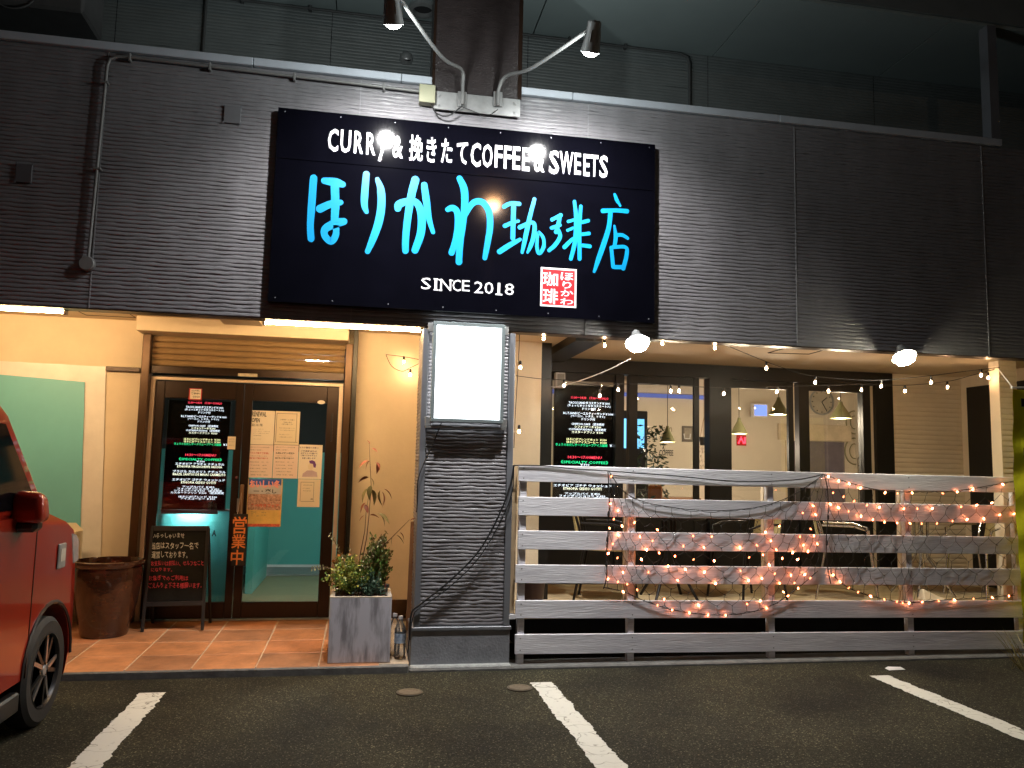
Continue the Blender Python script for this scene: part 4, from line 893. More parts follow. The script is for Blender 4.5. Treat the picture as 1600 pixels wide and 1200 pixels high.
bottle(616, .2, .3, 'clear plastic water bottle without a label behind the labelled bottle', False)
bottle(625, .1, .3, 'clear plastic water bottle with a blue label beside the planter', True)
wb = thing('leaning_board', 'narrow brown wooden board leaning on the left side of the column', 'board', (P(640,985,.3).x,.3,.06))
mb = MB(); A = [P(634,985,.34), P(646,985,.34), P(648,815,.34), P(642,815,.34)]; mb.hexa(A, [p+Vector((0,.02,0)) for p in A]); mb.build('plank', M('brown_wood', (.2,.085,.03), .6, 0, .3, 6, stretch=(6,6,1)), wb)

# ================================================================== FENCE
FN = thing('slat_fence', 'white painted horizontal slat fence in front of the patio', 'fence', (1.15, 0, .06))
m_fence = M('fence_white', (.8,.8,.86), .55, 0, .2, 2.0, .35, 12, stretch=(1,9,14))
FX0, FX1 = 1.15, 5.5
rowsL = [(1.352,1.476),(1.101,1.238),(.851,.988),(.604,.739),(.350,.479),(.094,.235)]
rowsR = [(1.335,1.465),(1.079,1.228),(.825,.967),(.568,.704),(.308,.443),(.055,.199)]
for i, ((a, b), (c, d)) in enumerate(zip(rowsL, rowsR)):
    mb = MB(); dx_ = random.uniform(-.008,.008)
    x0, x1 = FX0+dx_, FX1+random.uniform(-.02,.01)
    mb.hexa([(x0,-.012,a),(x1,-.012,c),(x1,.012,c),(x0,.012,a)], [(x0,-.012,b),(x1,-.012,d),(x1,.012,d),(x0,.012,b)])
    sl_ = mb.build('slat', m_fence, FN, bevel=.0025)
    for px in (1.19,2.05,3.2,4.42,5.44):
        for f in (.2,.8):
            u = (px-x0)/(x1-x0); z = (a+(b-a)*f)*(1-u)+(c+(d-c)*f)*u; bx('screw', m_trim, sl_, px-.004, px+.004, -.0135, -.0119, z-.004, z+.004)
for x in (1.195,2.045,3.2,4.42,5.45): bx('post', m_fence, FN, x-.026, x+.026, .0125, .064, .01, 1.4, .002)
for x in (2.06,3.22,4.44,5.43): bx('rear_post', M('post_cream_%d' % int(x*100), (.62,.5,.34), .6), FN, x-.05, x+.04, .07, .115, DK+.001, 1.38)
bx('end_post', M('end_post_wood', (.68,.5,.3), .6, 0, .1), FN, P(797,850,.06).x, P(805,850,.06).x, .04, .12, DK+.03, 1.44); bx('end_ledge', m_white, FN, P(795,962,.0).x, 1.149, -.01, .11, DK-.005, DK+.025)

lit_ = PZ(1397,1046,.0); mb = MB(); mb.hexa([(lit_.x-.07,lit_.y-.04,.003),(lit_.x+.08,lit_.y-.03,.003),(lit_.x+.06,lit_.y+.05,.003),(lit_.x-.06,lit_.y+.03,.003)], [(lit_.x-.05,lit_.y-.02,.012),(lit_.x+.05,lit_.y-.01,.02),(lit_.x+.04,lit_.y+.03,.01),(lit_.x-.04,lit_.y+.02,.018)]); tag(mb.build('paper_scrap', m_white, None, bevel=.003), 'flattened white paper scrap on the asphalt at the head of a parking line', 'litter')
# ---- net lights
m_wire = M('net_wire', (.008,.006,.006), .5); m_bulb = EM('net_bulb', (1,.21,.075), 32); m_bulb_off = GL('net_bulb_off', (.8,.8,.8), .1)
def bulb_mesh(name, mat, r, h):
    mb = MB(); mb.lathe([(0,-h),(r*.6,-h*.7),(r,-h*.2),(r*.8,h*.3),(r*.5,h*.6)], 6); me = bpy.data.meshes.new(name); me.from_pydata([tuple(v) for v in mb.v], [], mb.f); me.materials.append(mat)
    for p in me.polygons: p.use_smooth = True
    return me
me_ons = [bulb_mesh('bulb', m_bulb, .0062, .0125), bulb_mesh('bulb', EM('net_bulb_dim', (1,.2,.07), 12), .0055, .012), bulb_mesh('bulb', EM('net_bulb_bright', (1,.26,.1), 58), .0066, .013)]; me_off = bulb_mesh('bulb_unlit', m_bulb_off, .005, .012)
def lerp2(a, b, t): return (a[0]+(b[0]-a[0])*t, a[1]+(b[1]-a[1])*t)
def poly_at(pl_, t):
    n = len(pl_)-1; f = min(max(t, 0), .99999)*n; i = int(f); f -= i
    a, b, c, d = pl_[max(i-1,0)], pl_[i], pl_[i+1], pl_[min(i+2,n)]
    return tuple(.5*(2*b[j]+(c[j]-a[j])*f+(2*a[j]-5*b[j]+4*c[j]-d[j])*f*f+(3*b[j]-a[j]-3*c[j]+d[j])*f**3) for j in range(2))
def net(label, top, bot, nx, ny, lit, seed):
    rnd = random.Random(seed); o0 = P(*top[0], -.03); t = thing('net_light', label, 'net light', o0)
    def uv(u, v):
        a = poly_at(top, u); b = poly_at(bot, u); x, y = lerp2(a, b, v)
        return P(x, y, -.02-.008*(1+math.sin(u*23+v*7)))
    # honeycomb nodes
    mb = MB(); bulbs = []
    node = {}
    def nd(i, j):
        k = (i, j)
        if k not in node:
            u = i/nx+rnd.uniform(-.12,.12)/nx; v = j/(2*ny)+rnd.uniform(-.12,.12)/(2*ny); node[k] = uv(min(max(u,0),1), min(max(v,0),1))
        return node[k]
    # brick-like hexagons: horizontal zigzag rows joined by short vertical links
    for j in range(ny+1):
        row = []
        for i in range(2*nx+1):
            up = (i+j) % 2
            u = i/(2*nx)+rnd.uniform(-.1,.1)/(2*nx); v = (j+(.26 if up else -.26)*(1 if 0 < j < ny else .4))/ny+rnd.uniform(-.06,.06)/ny
            row.append(uv(min(max(u,0),1), min(max(v,0),1)))
        node[j] = row
        pts = []
        for a, b in zip(row[:-1], row[1:]):
            pts += [a, a.lerp(b, .5)+Vector((0,-.001,-.004))]
        pts.append(row[-1]); mb.tube(pts, .0018, 4)
    for j in range(ny):
        for i in range(2*nx+1):
            if (i+j) % 2 == 1 : mb.tube([node[j][i], node[j][i].lerp(node[j+1][i], .5)+Vector((rnd.uniform(-.004,.004),0,0)), node[j+1][i]], .0018, 4)
    for (pl_, r) in ((top,.0032),(bot,.003)):
        mb.tube([P(*poly_at(pl_, k/40), -.028) for k in range(41)], r, 5)
    wr = mb.build('wire', m_wire, t, smooth='all')
    for j in range(ny+1):
        for i in range(1, 2*nx):
            u = i/(2*nx); on = lit(u, j/ny, rnd)
            if on is None or (i+j) % 2 == 0 : continue
            p = node[j][i]; o = bpy.data.objects.new('bulb', rnd.choice(me_ons) if on else me_off); col.objects.link(o); o.parent = t; o.location = p+Vector((0,-.006,.0))-o0
            o.rotation_euler = (rnd.uniform(-.9,.9), rnd.uniform(-.9,.9)+(PI if rnd.random() < .3 else 0), 0)
    return t
top1 = [(952,737),(972,765),(1000,782),(1045,792),(1110,798),(1175,794),(1225,780),(1265,757),(1287,741)]
bot1 = [(944,918),(975,925),(1010,940),(1060,955),(1120,961),(1170,957),(1210,944),(1245,920),(1278,892)]
net('net of orange fairy lights hung over the middle of the fence', top1, bot1, 17, 9, lambda u, v, r: (None if v < .12 and .3 < u < .9 else (r.random() < (.68 if (.2 < v < .36) or (.42 < v < .6) or (.62 < v < .7) or v > .85 else .16))) , 3)
top2 = [(1289,742),(1320,752),(1360,763),(1400,768),(1450,768),(1500,766),(1550,758),(1593,750)]
bot2 = [(1298,895),(1320,915),(1355,930),(1400,940),(1420,942),(1470,938),(1530,935),(1585,930)]
net('net of orange fairy lights hung on the fence end beside the yellow banner', top2, bot2, 15, 8, lambda u, v, r: (True if v in (.25,1.0) else (r.random() < .75 if v < .2 else (False if r.random() < .5 else None))), 4)
wire('cable', 'black lead running along the fence top to the fairy light nets', [P(803,727,-.02), P(850,728,-.02), P(900,733,-.02), P(952,736,-.025), P(1060,744,-.025), P(1150,752,-.025), P(1240,750,-.025), P(1287,741,-.025)], .0045)
wire('cable', 'black lead with plugs hanging down the fence between both nets', [P(1288,741,-.035), P(1293,765,-.035), P(1294,800,-.03), P(1291,850,-.03), P(1293,885,-.03), P(1298,912,-.03)], .0045)
wire('cable', 'black lead with plugs hanging at the left edge of the fairy light net', [P(950,737,-.035), P(952,775,-.035), P(951,820,-.03), P(948,860,-.03), P(948,900,-.03), P(943,920,-.03)], .0045)
for x, y, lb in ((951,803,'upper black plug on the lead at the left edge of the net'),(949,843,'middle black plug on the lead at the left edge of the net'),(948,882,'lower black plug on the lead at the left edge of the net'),(1294,808,'upper black plug on the lead between the nets'),(1292,848,'lower black plug on the lead between the nets')):
    p = P(x, y, -.035); mb = MB(); mb.lathe([(0,-.022),(.005,-.022),(.008,-.012),(.009,.01),(.005,.022),(0,.022)], 8, p); tag(mb.build('plug', m_black, None, smooth=True), lb, 'plug')

# ---- festoon strings
m_fil = EM('festoon_bulb', (1,.6,.33), 320); m_fglass = GL('bulb_glass', (1,.97,.93), .02)
def festoon(label, path, bulbs, Y, n_out=None):
    pts = [P(x, y, Y) for x, y in path]; t = thing('festoon_string', label, 'string lights', pts[0])
    sm = []
    for i in range(len(pts)-1):
        a, b, c, d = pts[max(i-1,0)], pts[i], pts[i+1], pts[min(i+2,len(pts)-1)]
        for k in range(5): u = k/5; sm.append(.5*(2*b+(c-a)*u+(2*a-5*b+4*c-d)*u*u+(3*b-a-3*c+d)*u**3))
    sm.append(pts[-1]); mb = MB(); mb.tube(sm, .003, 5); mb.build('cable', m_black, t, smooth=True)
    for x, y in bulbs:
        p = P(x, y, Y); near = min(sm, key=lambda q: (q-p).length)
        mb = MB(); mb.lathe([(0,.05),(.007,.05),(.011,.04),(.011,.018),(0,.018)], 10, p); so__ = mb.build('socket', m_black, t, smooth=True)
        if (near-p).length > .05: mb = MB(); mb.tube([p+Vector((0,0,.048)), near], .002, 4); mb.build('drop_wire', m_black, so__)
        mb = MB(); mb.lathe([(0,-.02),(.01,-.017),(.0165,-.004),(.014,.009),(.008,.0185)], 12, p); mb.build('bulb', m_fglass, t, smooth=True)
        mb = MB(); mb.lathe([(0,-.013),(.008,-.009),(.009,.0),(.005,.008),(0,.01)], 8, p); mb.build('filament', m_fil, t, smooth=True)
festoon('festoon string of small bulbs along the front edge of the patio ceiling', [(812,517),(849,519),(900,524),(944,530),(990,531),(1035,527),(1049,523),(1100,531),(1120,534),(1197,565),(1240,580),(1273,588),(1330,593),(1377,594),(1454,587),(1510,580),(1562,574)], [(849.6,528.6),(944.6,539),(1035,536),(1117,543),(1197.5,574.5),(1273.7,597),(1377,603),(1454.8,597),(1533,586)], .16)
festoon('festoon string of small bulbs hanging low across the patio windows', [(806,587),(845,592),(881,594),(940,603),(966,600),(1048,602),(1131,606),(1214,604),(1294,602),(1346,600),(1414,602),(1480,596),(1520,586),(1562,575)], [(881.6,602),(966,608.6),(937,618),(1048,611),(1061,610.5),(1131,614.6),(1214,612),(1294.7,610.7),(1346,609),(1414,610.7),(1480.5,604.7),(1544,590)], .55)
festoon('short festoon string hanging down beside the right edge of the column', [(812,517),(811,545),(808,600),(805,650),(803,700)], [(813,573.5),(811,674)], .14)
festoon('short festoon loop with two bulbs on the cream wall by the column', [(603,554),(628,557),(655,562),(658,566),(640,575),(628,580),(612,572),(603,554)], [(631,565),(641,585)], 1.4)
wire('cable', 'white cable sloping from the switch box up to the floodlight', [P(848,603,.9), P(870,604,.85), P(900,597,.7), P(950,578,.4), P(985,560,.2)], .0045, m_white)
sw = thing('switch_box', 'small white switch box on the dark frame left of the patio window', 'switch box', P(873,590,WY-.03))
a, b = P(866,606,WY-.05), P(882,583,WY-.05); bx('box', m_white, sw, a.x, b.x, WY-.09, WY-.021, a.z, b.z, .006); bx('door', M('switch_grey', (.35,.35,.34), .5), sw, a.x+.02, b.x-.01, WY-.094, WY-.0905, a.z+.015, b.z-.015)

# ---- floodlights
def flood(px, py, Y, c, label, watts, aim):
    p = P(px, py, Y); t = thing('floodlight', label, 'floodlight', p, 0, 'floodlights under the patio ceiling')
    ax = Vector(aim).normalized(); rot = ax.to_track_quat('Z', 'Y').to_matrix()
    def loc(x, y, z): return p+rot @ Vector((x, y, z))
    mb = MB(); mb.lathe([(0,-.11),(.03,-.11),(.036,-.08),(.075,-.03),(.098,0),(.09,.002)], 24, p, rot); mb.build('housing', m_housing, t, smooth=True)
    mb = MB(); mb.lathe([(0,.06),(.04,.054),(.072,.034),(.088,.001)], 24, p, rot); mb.build('lens', EM('flood_lens', c, watts), t, smooth=True)
    mb = MB(); mb.tube([loc(0,0,-.1), Vector((p.x,p.y+.06,FZ0-.016))], .009, 6); mb.build('bracket', m_steel, t)
flood(996, 536, -.1, (1,.97,.86), 'dazzling white floodlight under the fascia over the left of the patio', 400, (-.05,-.6,-1))
flood(1413, 558, -.1, (1,.92,.68), 'dazzling yellowish floodlight under the fascia over the right of the patio', 400, (-.08,-.6,-1))

# ---- patio chairs and tables
m_rattan = M('woven_seat', (.45,.36,.16), .6, 0, .35, 90, .6, 150); m_blackm = M('black_metal', (.015,.013,.012), .4, .5)
def chair(label, x, y, rz, fm, group='bistro chairs on the patio'):
    t = thing('bistro_chair', label, 'chair', (x, y, DK), rz, group); W_, D_ = .2, .21
    for sx in (-1, 1):
        mb = MB(); mb.tube([(sx*(W_+.03),-D_-.03,0),(sx*W_,-D_+.02,.43)], .011, 8); mb.build('leg', fm, t, True, local=True)
        mb = MB(); mb.tube([(sx*(W_+.02),D_+.06,0),(sx*W_,D_-.02,.43),(sx*(W_+.01),D_+.02,.62),(sx*(W_-.03),D_+.08,.8)], .011, 8); mb.build('leg', fm, t, True, local=True)
        mb = MB(); mb.tube([(sx*(W_+.005),-D_+.03,.43),(sx*(W_+.045),-D_+.04,.62),(sx*(W_+.05),-.05,.655),(sx*(W_+.03),D_+.0,.655)], .011, 8); mb.build('arm', fm, t, True, local=True)
    mb = MB(); mb.tube([(-.17,D_+.08,.8),(-.1,D_+.09,.84),(.1,D_+.09,.84),(.17,D_+.08,.8)], .011, 8); mb.build('top_rail', fm, t, True, local=True)
    mb = MB(); mb.tube([(-W_-.02,-D_-.02,.16),(W_+.02,-D_-.02,.16)], .008, 6); mb.build('stretcher', fm, t, True, local=True)
    for sx in (-1, 1): mb = MB(); mb.tube([(sx*(W_+.02),-D_-.02,.2),(sx*(W_+.01),D_+.03,.2)], .008, 6); mb.build('stretcher', fm, t, True, local=True)
    mb = MB(); mb.add([], []); n = 20; ring = [(math.copysign(abs(math.cos(a))**.6, math.cos(a))*W_, math.copysign(abs(math.sin(a))**.6, math.sin(a))*D_) for a in [2*PI*k/n for k in range(n)]]
    mb.add([(a, b, .43) for a, b in ring]+[(a*1.03, b*1.03, .45) for a, b in ring]+[(0,0,.452),(0,0,.43)], [(k,(k+1)%n,n+(k+1)%n,n+k) for k in range(n)]+[(n+k,n+(k+1)%n,2*n) for k in range(n)]+[((k+1)%n,k,2*n+1) for k in range(n)])
    mb.build('seat', m_rattan, t, local=True)
    mb = MB(); A = [(-.18,D_+.03,.5),(.18,D_+.03,.5),(.16,D_+.085,.8),(-.16,D_+.085,.8)]; mb.hexa(A, [(a,b+.012,c) for a,b,c in A]); mb.build('backrest', m_rattan, t, local=True)
    return t
def table(label, x, y, fm):
    t = thing('cafe_table', label, 'table', (x, y, DK))
    mb = MB(); mb.lathe([(0,.69),(.32,.69),(.325,.7),(.325,.712),(.32,.718),(0,.718)], 32); mb.build('table_top', m_blackm, t, local=True)
    for k in range(4):
        a = PI/4+PI/2*k; mb = MB(); mb.tube([(.06*math.cos(a),.06*math.sin(a),.69),(.05*math.cos(a),.05*math.sin(a),.35),(.27*math.cos(a),.27*math.sin(a),0)], .013, 8); mb.build('leg', fm, t, True, local=True)
def px_at(px, y): return P(px, 870, y).x
chair('black framed bistro chair with woven seat at the left end of the fence', px_at(950,.75), .75, 1.2, m_blackm)
table('round black cafe table behind the middle of the fence', px_at(1045,.85), .85, m_blackm)
chair('black framed bistro chair with woven seat right of the black table', px_at(1165,.8), .8, -1.3, m_blackm)
chair('aluminium bistro chair with woven seat left of the right patio table', px_at(1325,.75), .75, 1.0, m_chrome)
table('round cafe table between the aluminium chairs on the patio', px_at(1440,.95), .95, m_chrome)
chair('aluminium bistro chair with woven seat near the dark end door', px_at(1535,.8), .8, -1.4, m_chrome)
bkp = thing('dark_bucket', 'dark bucket with a pale mark on the deck at the left end of the patio', 'bucket', (px_at(833,.5),.5,DK))
mb = MB(); mb.lathe([(0,0),(.085,0),(.1,.2),(.095,.2),(.08,.01),(0,.01)], 24); mb.build('body', M('bucket', (.04,.02,.016), .4), bkp, True, local=True)
mb = MB(); mb.tube([(-.1,0,.19),(-.07,0,.27),(.07,0,.27),(.1,0,.19)], .004, 6); mb.build('handle', m_steel, bkp, local=True)
pap = thing('paper_bag', 'crumpled pale paper bag lying on the deck under the right table', 'paper bag', (px_at(1455,.6),.6,DK))
mb = MB(); A = [(-.12,-.05,.002),(.14,-.06,.002),(.12,.06,.002),(-.1,.07,.002)]; mb.hexa(A, [(-.11,-.02,.11),(.06,-.03,.03),(.05,.03,.035),(-.1,.03,.1)]); mb.build('bag', M('paper_bag', (.75,.65,.48), .7, 0, .1, 5, .5, 20), pap, bevel=.008, local=True)

# ================================================================== INSIDE THE CAFE
m_shade = M('shade_olive', (.2,.19,.09), .45); m_inner = EM('pendant_glow', (1,.8,.5), 6)
def pendant(px, py, Y, r, label):
    p = P(px, py, Y); t = thing('pendant_lamp', label, 'pendant lamp', p)
    mb = MB(); mb.lathe([(r,0),(r*.97,.012),(r*.72,.07),(r*.38,.135),(r*.22,.17),(r*.18,.2),(0,.205)], 28, p); mb.build('lamp_shade', m_shade, t, smooth=True)
    mb = MB(); mb.lathe([(r*.94,.006),(0,.006)], 28, p); mb.build('diffuser', m_inner, t)
    mb = MB(); mb.tube([p+Vector((0,0,.2)), Vector((p.x,p.y,2.85))], .004, 6); mb.build('cord', m_black, t)
    mb = MB(); mb.lathe([(0,-.03),(.05,-.03),(.05,0),(0,0)], 16, (p.x,p.y,2.849)); mb.build('ceiling_rose', m_white, t)
    ld = bpy.data.lights.new('pendant_bulb', 'POINT'); ld.energy = 46; ld.color = (1,.8,.58); ld.shadow_soft_size = .06
    lo = bpy.data.objects.new('pendant_bulb', ld); col.objects.link(lo); lo.parent = t; lo.location = (0,0,-.04)
pendant(1043, 691, 3.4, .095, 'olive pendant lamp hanging over the COFFEE lettering')
pendant(1155, 678, 3.3, .1, 'olive pendant lamp hanging above the small red neon sign')
pendant(1217, 648, 2.5, .11, 'olive pendant lamp hanging left of the round wall clock')
pendant(1314, 654, 2.7, .125, 'olive pendant lamp hanging right of the round wall clock')
ck = thing('wall_clock', 'round wall clock with a steel rim seen through the right window', 'clock', P(1284,628,RY-.02))
p = P(1284,628,RY-.02); mb = MB(); mb.lathe([(0,0),(.2,0),(.205,.03),(.185,.035),(.18,.015),(0,.015)], 36, (p.x,RY,p.z), RXN); mb.build('case', m_steel, ck, smooth=True)
mb = MB(); mb.lathe([(0,0),(.178,0)], 30, (p.x,RY-.018,p.z), RXN); mb.build('dial', M('dial', (.5,.45,.36), .5), ck)
for a, l in ((.9,.11),(2.6,.15)): mb = MB(); mb.tube([(p.x,RY-.022,p.z),(p.x+l*math.sin(a),RY-.022,p.z+l*math.cos(a))], .006, 4); mb.build('hand', m_black, ck)
for k in range(12): a = 2*PI*k/12; bx('hour_mark', m_black, ck, p.x+.155*math.sin(a)-.008, p.x+.155*math.sin(a)+.008, RY-.0215, RY-.0185, p.z+.155*math.cos(a)-.008, p.z+.155*math.cos(a)+.008)
wl = thing('wall_lettering', 'dark COFFEE lettering on the cafe wall under the left pendant', 'lettering', P(1050,703,RY-.01)); 
fitpx('letters', 'COFFEE', m_black, wl, 1030,1052,703,712, RY-.006, .02); fitpx('script', 'dayn', M('script_grey', (.2,.16,.12), .7), wl, 1031,1050,664,678, RY-.006)
pic = thing('framed_picture', 'grey framed picture of a cup on the cafe wall', 'picture', P(1074,688,RY-.02)); a, b = P(1066,690,RY-.02), P(1083,666,RY-.02)
bx('frame', M('pic_frame', (.14,.12,.1), .6), pic, a.x, b.x, RY-.03, RY-.002, a.z, b.z); bx('print', M('pic_print', (.32,.28,.22), .7, 0, .3, 9), pic, a.x+.03, b.x-.03, RY-.0345, RY-.0305, a.z+.03, b.z-.03)
mb = MB(); cpt = (P(1074,682,RY-.04).x, RY-.036, P(1074,682,RY-.04).z); mb.tube([(cpt[0]-.05,cpt[1],cpt[2]+.04),(cpt[0]-.04,cpt[1],cpt[2]-.03),(cpt[0]+.04,cpt[1],cpt[2]-.03),(cpt[0]+.05,cpt[1],cpt[2]+.04)], .008, 5); mb.build('cup_print', m_white, pic)
ne = thing('neon_sign', 'small red glowing sign under the middle pendant lamp', 'neon sign', P(1158,690,RY-.03)); a, b = P(1154,693,RY-.03), P(1162,683,RY-.03)
mb = MB(); mb.tube([(a.x,RY-.03,a.z),((a.x+b.x)/2,RY-.03,b.z),(b.x,RY-.03,a.z)], .014, 6); mb.tube([(a.x+.03,RY-.03,a.z+.06),(b.x-.03,RY-.03,a.z+.06)], .014, 6); mb.tube([(b.x+.02,RY-.03,a.z),(b.x+.02,RY-.03,b.z)], .014, 6); mb.build('tube', EM('neon_red', (1,.06,.1), 3), ne); bx('back_board', m_red, ne, a.x-.02, b.x+.05, RY-.012, RY-.002, a.z-.03, b.z+.03)
tv = thing('blue_screen', 'small blue glowing screen high on the cafe wall', 'screen', P(1190,640,RY-.3)); a, b = P(1180,649,RY-.3), P(1199,633,RY-.3)
bx('case', m_white, tv, a.x-.02, b.x+.02, RY-.28, RY-.2, a.z-.02, b.z+.02); bx('panel', EM('screen_blue', (.25,.35,1), 1.6), tv, a.x, b.x, RY-.2845, RY-.2805, a.z, b.z); bx('arm', m_black, tv, (a.x+b.x)/2-.02, (a.x+b.x)/2+.02, RY-.199, RY-.001, a.z+.05, a.z+.08)
fg = thing('blue_reflection', 'made-up cabinet with a glowing front imitating blue reflections in the left window', 'reflection', (P(990,690,3.2).x,3.2,DK)); a, b = P(972,700,3.2), P(1007,655,3.2)
bx('body', m_back, fg, a.x-.1, b.x+.05, 3.22, 3.7, DK+.001, b.z+.1, .01); bx('lit_front', EM('reflection_blue', (.2,.6,1), 1.8), fg, a.x, b.x, 3.205, 3.219, a.z, b.z); bx('lower_door', m_black, fg, a.x, b.x, 3.205, 3.219, DK+.05, a.z-.02)  # made-up cabinet; its emissive front imitates blue reflections in the glass
# counter, indoor plant, hanging planter, shelf rack
ct = thing('counter', 'brown wooden cafe counter behind the window', 'counter', (P(1070,760,4.2).x,4.2,DK)); xa, xb = P(1030,760,4.2).x, P(1090,760,4.2).x
bx('front', M('counter_wood', (.3,.15,.06), .5, 0, .2, 5), ct, xa, xb, 4.2, 4.6, DK+.001, DK+.72); bx('worktop', M('counter_top', (.2,.1,.05), .35), ct, xa-.03, xb+.03, 4.15, 4.62, DK+.721, DK+.76, .005)
ip = thing('indoor_tree', 'dark leafy indoor tree behind the left patio window', 'plant', (P(1012,740,2.6).x,2.6,DK)); c0 = (P(1012,740,2.6).x,2.6)
mb = MB(); mb.lathe([(0,0),(.12,0),(.15,.25),(.14,.25),(0,.22)], 20); mb.build('pot', m_black, ip, True, local=True); mb = MB(); mb.tube([(0,0,.2),(.01,.02,.6),(0,0,1.1)], [.018,.014,.008], 6); mb.build('trunk', m_stem, ip, True, local=True)
lm = MB(); rnd = random.Random(9)
for i in range(420):
    a = rnd.uniform(0, 2*PI); r = .2*rnd.random()**.5; p = Vector((r*math.cos(a), r*math.sin(a), .75+rnd.uniform(-.25,.85))); d = Vector((rnd.gauss(0,1), rnd.gauss(0,1), rnd.gauss(-.4,.6))).normalized(); s = d.orthogonal().normalized(); l = rnd.uniform(.05,.1)
    lm.add([p, p+d*l*.5+s*l*.2, p+d*l, p+d*l*.5-s*l*.2], [(0,1,2,3)])
stuff(lm.build('foliage', LM('leaf_dark', (.03,.06,.03)), ip, local=True))
hpn = thing('hanging_planter', 'macrame hanging planter with trailing dry plant between the window frames', 'hanging planter', P(1100,690,2.3)); p = P(1100,683,2.3)
mb = MB(); [mb.tube([p+Vector((.05*math.cos(a),.05*math.sin(a),0)), p+Vector((0,0,.22))], .003, 4) for a in (0,2.1,4.2)]; mb.build('cords', M('rope', (.4,.22,.1), .8), hpn); mb = MB(); mb.tube([p+Vector((0,0,.22)), Vector((p.x,p.y,2.849))], .003, 4); mb.build('rope', M('rope2', (.4,.22,.1), .8), hpn)
mb = MB(); mb.lathe([(0,-.09),(.04,-.09),(.06,0),(.055,0),(0,-.02)], 16, p); mb.build('pot', M('grey_pot', (.15,.14,.13), .6), hpn, True)
lm = MB()
for i in range(160):
    a = rnd.uniform(0, 2*PI); q_ = p+Vector((.055*math.cos(a),.055*math.sin(a),-rnd.uniform(0,.42))); d = Vector((rnd.gauss(0,.3), rnd.gauss(0,.3), -1)).normalized(); s = d.orthogonal().normalized(); lm.add([q_, q_+d*.02+s*.006, q_+d*.04, q_+d*.02-s*.006], [(0,1,2,3)])
stuff(lm.build('foliage', LM('leaf_dry', (.16,.09,.03)), hpn))
rk = thing('wire_rack', 'black wire rack by the right window frame', 'rack', P(1345,760,2.1)); a, b = P(1341,740,2.1), P(1352,716,2.1)
mb = MB()
for k in range(4): x = a.x+(b.x-a.x)*k/3; mb.tube([(x,2.1,DK+.001),(x,2.1,b.z)], .005, 4)
for z in (a.z, (a.z+b.z)/2, b.z): mb.tube([(a.x,2.1,z),(b.x,2.1,z)], .005, 4)
mb.build('wires', m_black, rk)
cs = thing('cafe_chair', 'orange brown upholstered chair inside behind the left window', 'chair', (P(1025,790,2.6).x,2.4,DK))
x = 0
bx('backrest', M('orange_cloth', (.4,.13,.03), .8), cs, P(1014,790,2.4).x, P(1036,790,2.4).x, 2.4, 2.45, DK+.5, DK+.95, .02); bx('seat', M('orange_cloth2', (.4,.13,.03), .8), cs, P(1014,790,2.4).x, P(1036,790,2.4).x, 2.0, 2.399, DK+.42, DK+.49, .02)
for px in (1016,1034):
    for y in (2.03,2.42): bx('leg', m_black, cs, P(px,790,2.4).x-.012, P(px,790,2.4).x+.012, y-.012, y+.012, DK+.001, DK+.419)
pl_ = [P(1335,705,RY-.02), P(1335,660,RY-.02)]
for q_, lb, r in ((pl_[0], 'round wire wall ornament low beside the doorway inside', .16), (pl_[1], 'round wire wall ornament above the lower one inside', .14)):
    t = thing('wire_ornament', lb, 'wall ornament', q_); mb = MB(); mb.tube([(q_.x+r*math.cos(a),RY-.02,q_.z+1.25*r*math.sin(a)) for a in [2*PI*k/24 for k in range(24)]], .01, 5, closed=True); mb.build('ring', m_shade, t)
    mb = MB(); mb.tube([(q_.x+.5*r*math.cos(a),RY-.02,q_.z+.7*r*math.sin(a)) for a in [2*PI*k/20 for k in range(20)]], .008, 5, closed=True); mb.build('inner_ring', m_shade, t)
# unseen lamp added to brighten the teal vestibule
vl = thing('vestibule_fill', 'small round fill lamp added unseen inside the entrance vestibule', 'ceiling lamp', (-.5,2.4,2.49)); mb = MB(); mb.lathe([(0,-.06),(.08,-.05),(.11,-.02),(.11,-.0),(0,0)], 24, (-.5,2.4,2.499)); mb.build('glass_bowl', EM('vest_fill', (.9,.97,.9), 420), vl, True)

# ================================================================== BANNER AND WEEDS
BY = -.16
bn_ = thing('yellow_banner', 'yellow cloth banner flag with black marks at the end of the fence', 'banner', P(1590,1010,BY))
mb = MB(); vs_ = []; fs = []; e0, e1 = P(1583,608,BY), P(1596,1005,BY); nv, nu = 40, 14
for j in range(nv+1):
    for i in range(nu+1):
        u, v = i/nu, j/nv; e = e0.lerp(e1, v); vs_.append((e.x+.62*u, BY+.022*math.sin(u*6+v*5)+.006*math.sin(v*40+u*9), e.z+.006*math.sin(v*60)*u))
for j in range(nv):
    for i in range(nu): a = j*(nu+1)+i; fs.append((a, a+1, a+nu+2, a+nu+1))
m_yel = M('banner_yellow', (.8,.78,.02), .7, 0, .12, 5, .3, 40)
mb.add(vs_, fs); mb.build('cloth', m_yel, bn_, smooth='all')
for a, b, c, d in ((1590,1650,623,636),(1596,1650,668,684),(1594,1640,700,720)): bx('mark', m_black, bn_, P(a,c,BY).x, P(b,c,BY).x, BY-.036, BY-.034, P(a,d,BY).z, P(a,c,BY).z)
mb = MB(); mb.tube([(e0.x+.66,BY,.02),(e0.x+.66,BY,e0.z+.1)], .012, 8); mb.build('pole', m_white, bn_, True)
mb = MB(); mb.tube([(e0.x-.02,BY,e0.z+.012),(e0.x+.68,BY,e0.z+.05)], .008, 6); mb.build('cross_pole', m_white, bn_, True)
